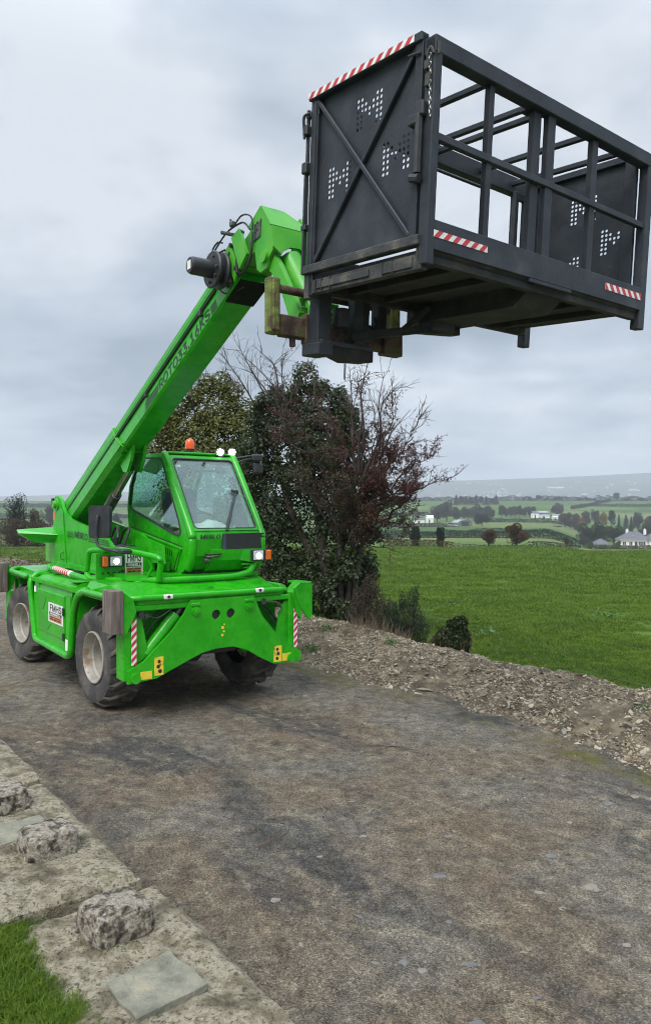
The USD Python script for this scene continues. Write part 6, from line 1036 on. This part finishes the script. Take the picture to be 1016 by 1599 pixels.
hedge('thin scrub under the two hawthorns at the pasture edge', [(704, 93), (830, 94)], .35, .8, 'grey', seed=18, ragged=.7, name='bramble_row', dens=.6)
hedge('hedge in the left valley below the conifers', [(600, 690), (760, 700)], 3.5, 3, 'dark', seed=12); hedge('brown bramble hedge under the big tree at the left edge', [(-90, 105), (0, 104), (38, 106), (75, 108)], 3.0, 3, 'brown', seed=13, ragged=.5)
hedge('hedge in the distance behind the rear guard of the telehandler', [(-200, 300), (60, 310), (200, 320)], 2.5, 2.5, 'grey', seed=14); hedge('far left hedge on the slope beyond the big tree', [(-200, 640), (220, 650)], 4, 3, 'dark', seed=15); hedge('grey green hedge on the rise beyond the left valley', [(-200, 860), (240, 860)], 4, 3, 'dark', seed=16)
hedge('hedge behind the bungalow garden', [(900, 400), (1120, 395)], 2.5, 2.5, 'green', seed=17)
far_tree('small reddish brown hawthorn at the pasture edge, the narrower of the two', 763, 95, 824, 29, 'brown', shape='round', seed=1); far_tree('broad reddish brown hawthorn at the pasture edge, the wider of the two', 806, 95, 815.5, 44, 'brown', seed=2)
far_tree('ivy pillar nearest the red berried hawthorn', 648, 93, 822, 15, 'dark', shape='pillar', seed=3); far_tree('ivy pillar standing alone at the right end of the brambles', 687, 93, 824, 13, 'dark', shape='pillar', seed=4)
far_tree('pale twisted bare tree at the far edge of the pasture', 884, 97, 836, 15, 'grey', shape='bare', seed=5, n=500)
far_tree('dark rounded tree beside the grey barn', 752, 465, 800, 28, 'dark', seed=6)
for px, D, tp, w in ((682, 560, 786, 24), (697, 575, 777, 26), (712, 560, 790, 22)): far_tree(f'grey green tree of the clump left of the grey barn, {"tallest" if w == 26 else "leftmost" if px < 690 else "rightmost"} of three', px, D, tp, w, 'grey', seed=7)
for px, D, tp, w, wh in ((730, 600, 790, 26, 'left'), (745, 610, 786, 26, 'middle'), (762, 600, 789, 26, 'right')): far_tree(f'grey green tree behind the grey barn, the {wh} one of three', px, D, tp, w, 'grey', seed=8)
for i, px in enumerate((712, 720, 727, 735, 743, 751, 759, 767, 774)): far_tree('dark pine in the straight row on the ridge above the barn', px, 905 + 6 * (i % 3), 773 + (i * 5 % 4), 11, 'dark', grp='pines in the row on the ridge', seed=9 + i, shape='round' if i % 2 else 'cone')
for i, px in enumerate((783, 790, 797, 804, 811, 818, 826, 832)): far_tree('slender grey green tree in the belt left of the white farm', px, 660 + 5 * (i % 3), 788 + (i * 3 % 4), 12, 'grey' if i % 2 else 'green', grp='slender trees in the belt by the farm', seed=20 + i)
far_tree('rounded tree standing above the white farm sheds', 870, 700, 783, 24, 'grey', seed=30); far_tree('lone tall tree on the skyline of the hill field', 962, 1035, 768, 13, 'grey', seed=31); far_tree('dark round tree on the skyline above the white farm', 841, 1035, 772, 13, 'dark', seed=32); far_tree('low wide bush on the skyline right of the round tree', 870, 1036, 775, 18, 'dark', seed=33, shape='bush')
for px, tp, w in ((818, 776, 7), (826, 775, 9), (852, 777, 8), (905, 776, 8), (915, 776, 8), (980, 776, 12), (1000, 777, 10)): far_tree('small dark tree in the ridge hedge against the far hills', px, 1038, tp, w, 'dark', grp='small trees in the ridge hedge', seed=34, shape='bush')
for px, D, tp, w, k, lab in ((882, 520, 799, 24, 'brown', 'brown wide tree right of the white farm'), (897, 515, 801, 22, 'brown', 'second brown tree next to the brown wide tree by the farm'), (916, 560, 797, 18, 'grey', 'grey tree left of the yellow tree'), (929, 575, 793, 18, 'grey', 'tall grey tree touching the yellow tree'), (942, 540, 797, 16, 'yellow', 'bright yellow autumn tree on the valley side'), (955, 560, 795, 13, 'dark', 'dark tree right of the bright yellow tree'),
                          (908, 500, 806, 11, 'orange', 'small orange autumn tree on the valley side'), (966, 560, 804, 6, 'dark', 'tiny dark cypress right of the yellow tree'), (985, 520, 807, 8, 'dark', 'small dark cypress above the bungalow roof'), (977, 540, 804, 13, 'grey', 'greyish tree between the two small cypresses'),
                          (996, 520, 797, 20, 'grey', 'greyish bare tree above the bungalow'), (1012, 500, 803, 18, 'red', 'reddish bare tree at the right edge above the bungalow'), (1008, 430, 816, 30, 'green', 'green tree right behind the bungalow roof'), (975, 410, 823, 28, 'green', 'green tree behind the bungalow chimney'),
                          (918, 345, 816, 30, 'green', 'left one of the dark green trees beside the bungalow'), (938, 340, 812, 34, 'green', 'tallest of the dark green trees beside the bungalow'), (958, 345, 816, 28, 'green', 'dark green tree nearest the bungalow'), (912, 300, 838, 18, 'grey', 'grey bush at the left end of the clipped hedge'), (905, 480, 817, 16, 'grey', 'grey scrub below the orange tree'),
                          (921, 282, 846, 11, 'hedge', 'yellow green shrub at the left end of the clipped hedge'), (964, 286, 844, 12, 'hedge', 'yellow green shrub beside the bungalow wall'), (860, 490, 822, 34, 'grey', 'long grey thicket under the white farm')):
    far_tree(lab, px, D, tp, w, k, seed=50 + int(px), shape='bush' if 'bush' in lab or 'shrub' in lab or 'thicket' in lab else 'cone' if 'cypress' in lab else 'round')
far_tree('big ivy topped tree at the left edge beyond the track', 27, 108, 768, 46, 'dark', seed=90, n=5200); far_tree('smaller brown tree touching the big tree at the left edge', 58, 112, 789, 30, 'brown', seed=91, n=3000); far_tree('grey bush at the foot of the big tree at the left edge', 22, 106, 812, 44, 'grey', seed=94, shape='bush', n=2600)
far_tree('faint grey tree beyond the rear of the telehandler', 78, 420, 786, 22, 'grey', seed=92); far_tree('rounded tree in the valley behind the telehandler cab', 180, 330, 800, 26, 'grey', seed=93)

# buildings
RENDER = mat('white_render', [(.3, (.66, .65, .62)), (.7, (.76, .75, .72))], scale=.6, rough=.85, space='position'); SLATES = mat('slate_roofing', [(.3, (.075, .08, .09)), (.7, (.125, .13, .145))], scale=1.2, rough=.65, bump=.3, space='position')
PANE = mat('dark_window_pane', [(.3, (.03, .035, .04)), (.7, (.06, .065, .07))], scale=1, rough=.1); METAL = mat('pale_metal_roofing', [(.3, (.24, .26, .28)), (.7, (.34, .36, .38))], scale=.5, rough=.5, space='position'); TIN = mat('blue_grey_cladding', [(.3, (.10, .13, .16)), (.7, (.15, .18, .21))], scale=.5, rough=.6, space='position')
def hip(x0, x1, y0, y1, z0, z1, r0, r1): yc = (y0 + y1) / 2; return trimesh.convex.convex_hull(np.array([(x0, y0, z0), (x1, y0, z0), (x1, y1, z0), (x0, y1, z0), (r0, yc, z1), (r1, yc, z1)]))
hb = ground_at(990, 292); hb[2] = -13.4
bg = thing('bungalow', 'white rendered bungalow with grey hipped slate roof and two chimneys behind the clipped hedge', 'house', loc=hb, rz=-.12)
part(bg, 'wall', [bx(-5, 5.2, 0, 8, 0, 3.55, .02), bx(5.2, 12, -1.5, 7, 0, 3.5, .02)], RENDER)
rf = part(bg, 'roof', [hip(-5.5, 6.2, -.5, 8.5, 3.5, 6.7, -1.0, 2.6), hip(4.6, 12.6, -2.0, 7.5, 3.48, 6.3, 7.2, 9.5)], SLATES)
for x_, y_ in ((-1.6, 4.2), (4.9, 3.6)): part(rf, 'chimney', [bx(x_ - .45, x_ + .45, y_ - .35, y_ + .35, 5.4, 7.5, .03), cyl((x_, y_, 7.5), (x_, y_, 7.9), .15, 8)], RENDER)
part(rf, 'skylight', bx(-.4, .3, 1.2, 1.25, 5.0, 5.05, .01).apply_transform(trimesh.transformations.rotation_matrix(0, [1, 0, 0])), WHITE)
part(bg, 'gutter', bx(-5.5, 6.2, -.56, -.48, 3.42, 3.54, .01), WHITE)
for x_ in (-3.7, -1.3, 2.2, 3.5, 6.6, 9.4):
    y_ = -1.52 if x_ > 5.2 else -.02; w_ = part(bg, 'window', bx(x_ - .7, x_ + .7, y_ - .06, y_ + .05, 1.5, 2.9, .02), WHITE); part(w_, 'pane', bx(x_ - .58, x_ - .05, y_ - .08, y_, 1.6, 2.8, .005), PANE); part(w_, 'pane', bx(x_ + .05, x_ + .58, y_ - .08, y_, 1.6, 2.8, .005), PANE)
part(bg, 'door', bx(.2, 1.2, -.05, .05, .6, 2.8, .02), PANE)
gh = ground_at(941, 283); gh[2] = -13.0; ga = thing('garage', 'small outbuilding with grey pyramid roof left of the bungalow', 'outbuilding', loc=gh); part(ga, 'wall', bx(-2.6, 2.6, 0, 5, 0, 1.9, .02), RENDER); part(ga, 'roof', hip(-3.2, 3.2, -.6, 5.6, 1.85, 3.9, -.2, .2), SLATES); part(ga, 'door', bx(-1.2, 1.2, -.05, .05, 0, 1.7, .02), PANE)
c = ground_at(726, 470); br = thing('barn', 'grey farm barn with pale rounded roof beside the dark round tree', 'barn', loc=c, rz=.15); a = np.linspace(0, np.pi, 13)
part(br, 'wall', slab(np.c_[np.cos(a) * 4.6, 1.6 + np.sin(a) * 1.9].tolist() + [(-4.6, 0), (4.6, 0)], (0, 12, 0), (1, 0, 0), (0, 0, 1), 12), TIN); part(br, 'roof', slab(np.c_[np.cos(a) * 4.9, 1.7 + np.sin(a) * 2.1].tolist() + np.c_[np.cos(a[::-1]) * 4.65, 1.62 + np.sin(a[::-1]) * 1.95].tolist(), (0, 12.3, 0), (1, 0, 0), (0, 0, 1), 12.8), METAL); part(br, 'doorway', bx(-2.4, 2.4, -.08, .05, 0, 2.6, .02), INK)
def shed(name, label, px, D, w, dp, h, rise, wallm, roofm, rz=0, catn='farm building', grp=None, base=0):
    c = ground_at(px, D); c[2] += base; t = thing(name, label, catn, grp, loc=c, rz=rz); part(t, 'wall', bx(-w / 2, w / 2, 0, dp, -.4, h, .03), wallm)
    part(t, 'roof', slab([(-.3, h - .1), (dp / 2, h + rise), (dp + .3, h - .1), (dp + .3, h + .05), (dp / 2, h + rise + .18), (-.3, h + .05)], (-w / 2 - .3, 0, 0), (0, 1, 0), (0, 0, 1), w + .6), roofm); part(t, 'door', bx(-w * .18, w * .02, -.08, .02, 0, h * .7, .02), PANE); return t
shed('farm_shed', 'long pale roofed farm shed at the top of the white farm', 846, 690, 11, 8, 3.0, 1.3, TIN, METAL); shed('farmhouse', 'white farmhouse wall left end of the farm', 836, 640, 5, 6, 4.6, 1.5, RENDER, SLATES); shed('farm_shed', 'long low white farm shed in the middle of the farm', 850, 650, 9, 6, 2.0, .8, RENDER, METAL)
shed('farm_shed', 'white shed with pale roof right of the long farm shed', 868, 660, 6, 5, 2.2, .8, TIN, METAL); shed('farm_tank', 'small white cube shaped building below the farm sheds', 867, 610, 4, 4, 3.0, .5, RENDER, RENDER)
shed('white_house', 'white cottage with gable seen just left of the barn lane', 655, 520, 7, 6, 2.8, 1.8, RENDER, SLATES); shed('white_house', 'tiny white cottage right beside the barn lane', 671, 545, 5, 5, 3.2, 2.0, RENDER, RENDER); shed('white_house', 'white gabled cottage behind the rear guard of the telehandler', 74, 330, 3.2, 8, 2.2, 2.0, RENDER, SLATES, rz=1.2)
for i, px in enumerate((697, 702, 709)):
    c = ground_at(px, 455); t = thing('parked_car', 'white car parked on the lane left of the grey barn', 'car', 'white cars by the barn', loc=c); part(t, 'body', [bx(-1.9, 1.9, -.85, .85, .35, .95, .12), trimesh.convex.convex_hull(np.array([(-1.2, y_, .9) for y_ in (-.8, .8)] + [(1.3, y_, .9) for y_ in (-.8, .8)] + [(-.8, y_, 1.45) for y_ in (-.65, .65)] + [(.7, y_, 1.45) for y_ in (-.65, .65)]))], RENDER); part(t, 'wheel', cyl((-1.2, -.86, .32), (-1.2, .86, .32), .32, 10), INK); part(t, 'wheel', cyl((1.2, -.86, .32), (1.2, .86, .32), .32, 10), INK)
# far town on the hillside
kinds = stage.CreateClassPrim('/World/kinds'); hp = '/World/kinds/house'; UsdGeom.Xform.Define(stage, hp)
FARW = mat('distant_render', [(.3, (.52, .52, .50)), (.7, (.64, .63, .61))], scale=.6, rough=.9, space='position'); part(hp, 'wall', bx(-6, 6, -4, 4, -2, 5.5, .05), FARW); part(hp, 'roof', slab([(-4.4, 5.4), (0, 8.4), (4.4, 5.4)], (-6.4, 0, 0), (0, 1, 0), (0, 0, 1), 12.8), SLATES)
hp2 = '/World/kinds/works'; UsdGeom.Xform.Define(stage, hp2); part(hp2, 'wall', bx(-22, 22, -8, 8, -2, 6, .05), FARW); part(hp2, 'roof', slab([(-8.4, 5.9), (0, 8), (8.4, 5.9)], (-22.5, 0, 0), (0, 1, 0), (0, 0, 1), 45), METAL)
g = R(71); k = 0
while k < 105:
    px = g.choice([g.normal(772, 24), g.normal(668, 24), g.uniform(640, 1030), g.normal(85, 20), g.normal(980, 30), g.normal(870, 30)], p=[.38, .12, .24, .08, .1, .08]); D = g.uniform(2500, 4100); c = ground_at(px, D); yy = YH - F * (c[2] - EYE) / D
    if not 752 < yy < 779: continue
    copy_of(hp, 'town_house', 'tiny pale house of the town on the hazy far hillside', 'house', 'houses of the far town', c, g.uniform(0, 3.1), g.uniform(.45, 1.0)); k += 1
for px, D in ((860, 3700), (873, 3690), (912, 3300), (846, 2900), (980, 2700), (992, 2720), (900, 2450), (935, 2430), (988, 3500), (940, 3000)):
    copy_of(hp2, 'works_building', 'long pale roofed works building on the hazy far hillside', 'building', 'works buildings on the far hillside', ground_at(px, D), g.uniform(-.3, .3), g.uniform(.5, .9))
# the air
usdkit.material(stage, '/World/Looks/haze_air', {'v': ('principled_volume', {'color': (.88, .94, 1.0), 'density': 2.9e-4, 'anisotropy': .2})}, [], volume='v.volume')
hm = trimesh.creation.box(extents=(22000, 10600, 420)); hm.apply_translation([0, 4500, 110]); usdkit.mesh(stage, '/World/haze', hm, '/World/Looks/haze_air'); cd('/World/haze', kind='stuff', label='thin haze that fades the far hills', category='haze')
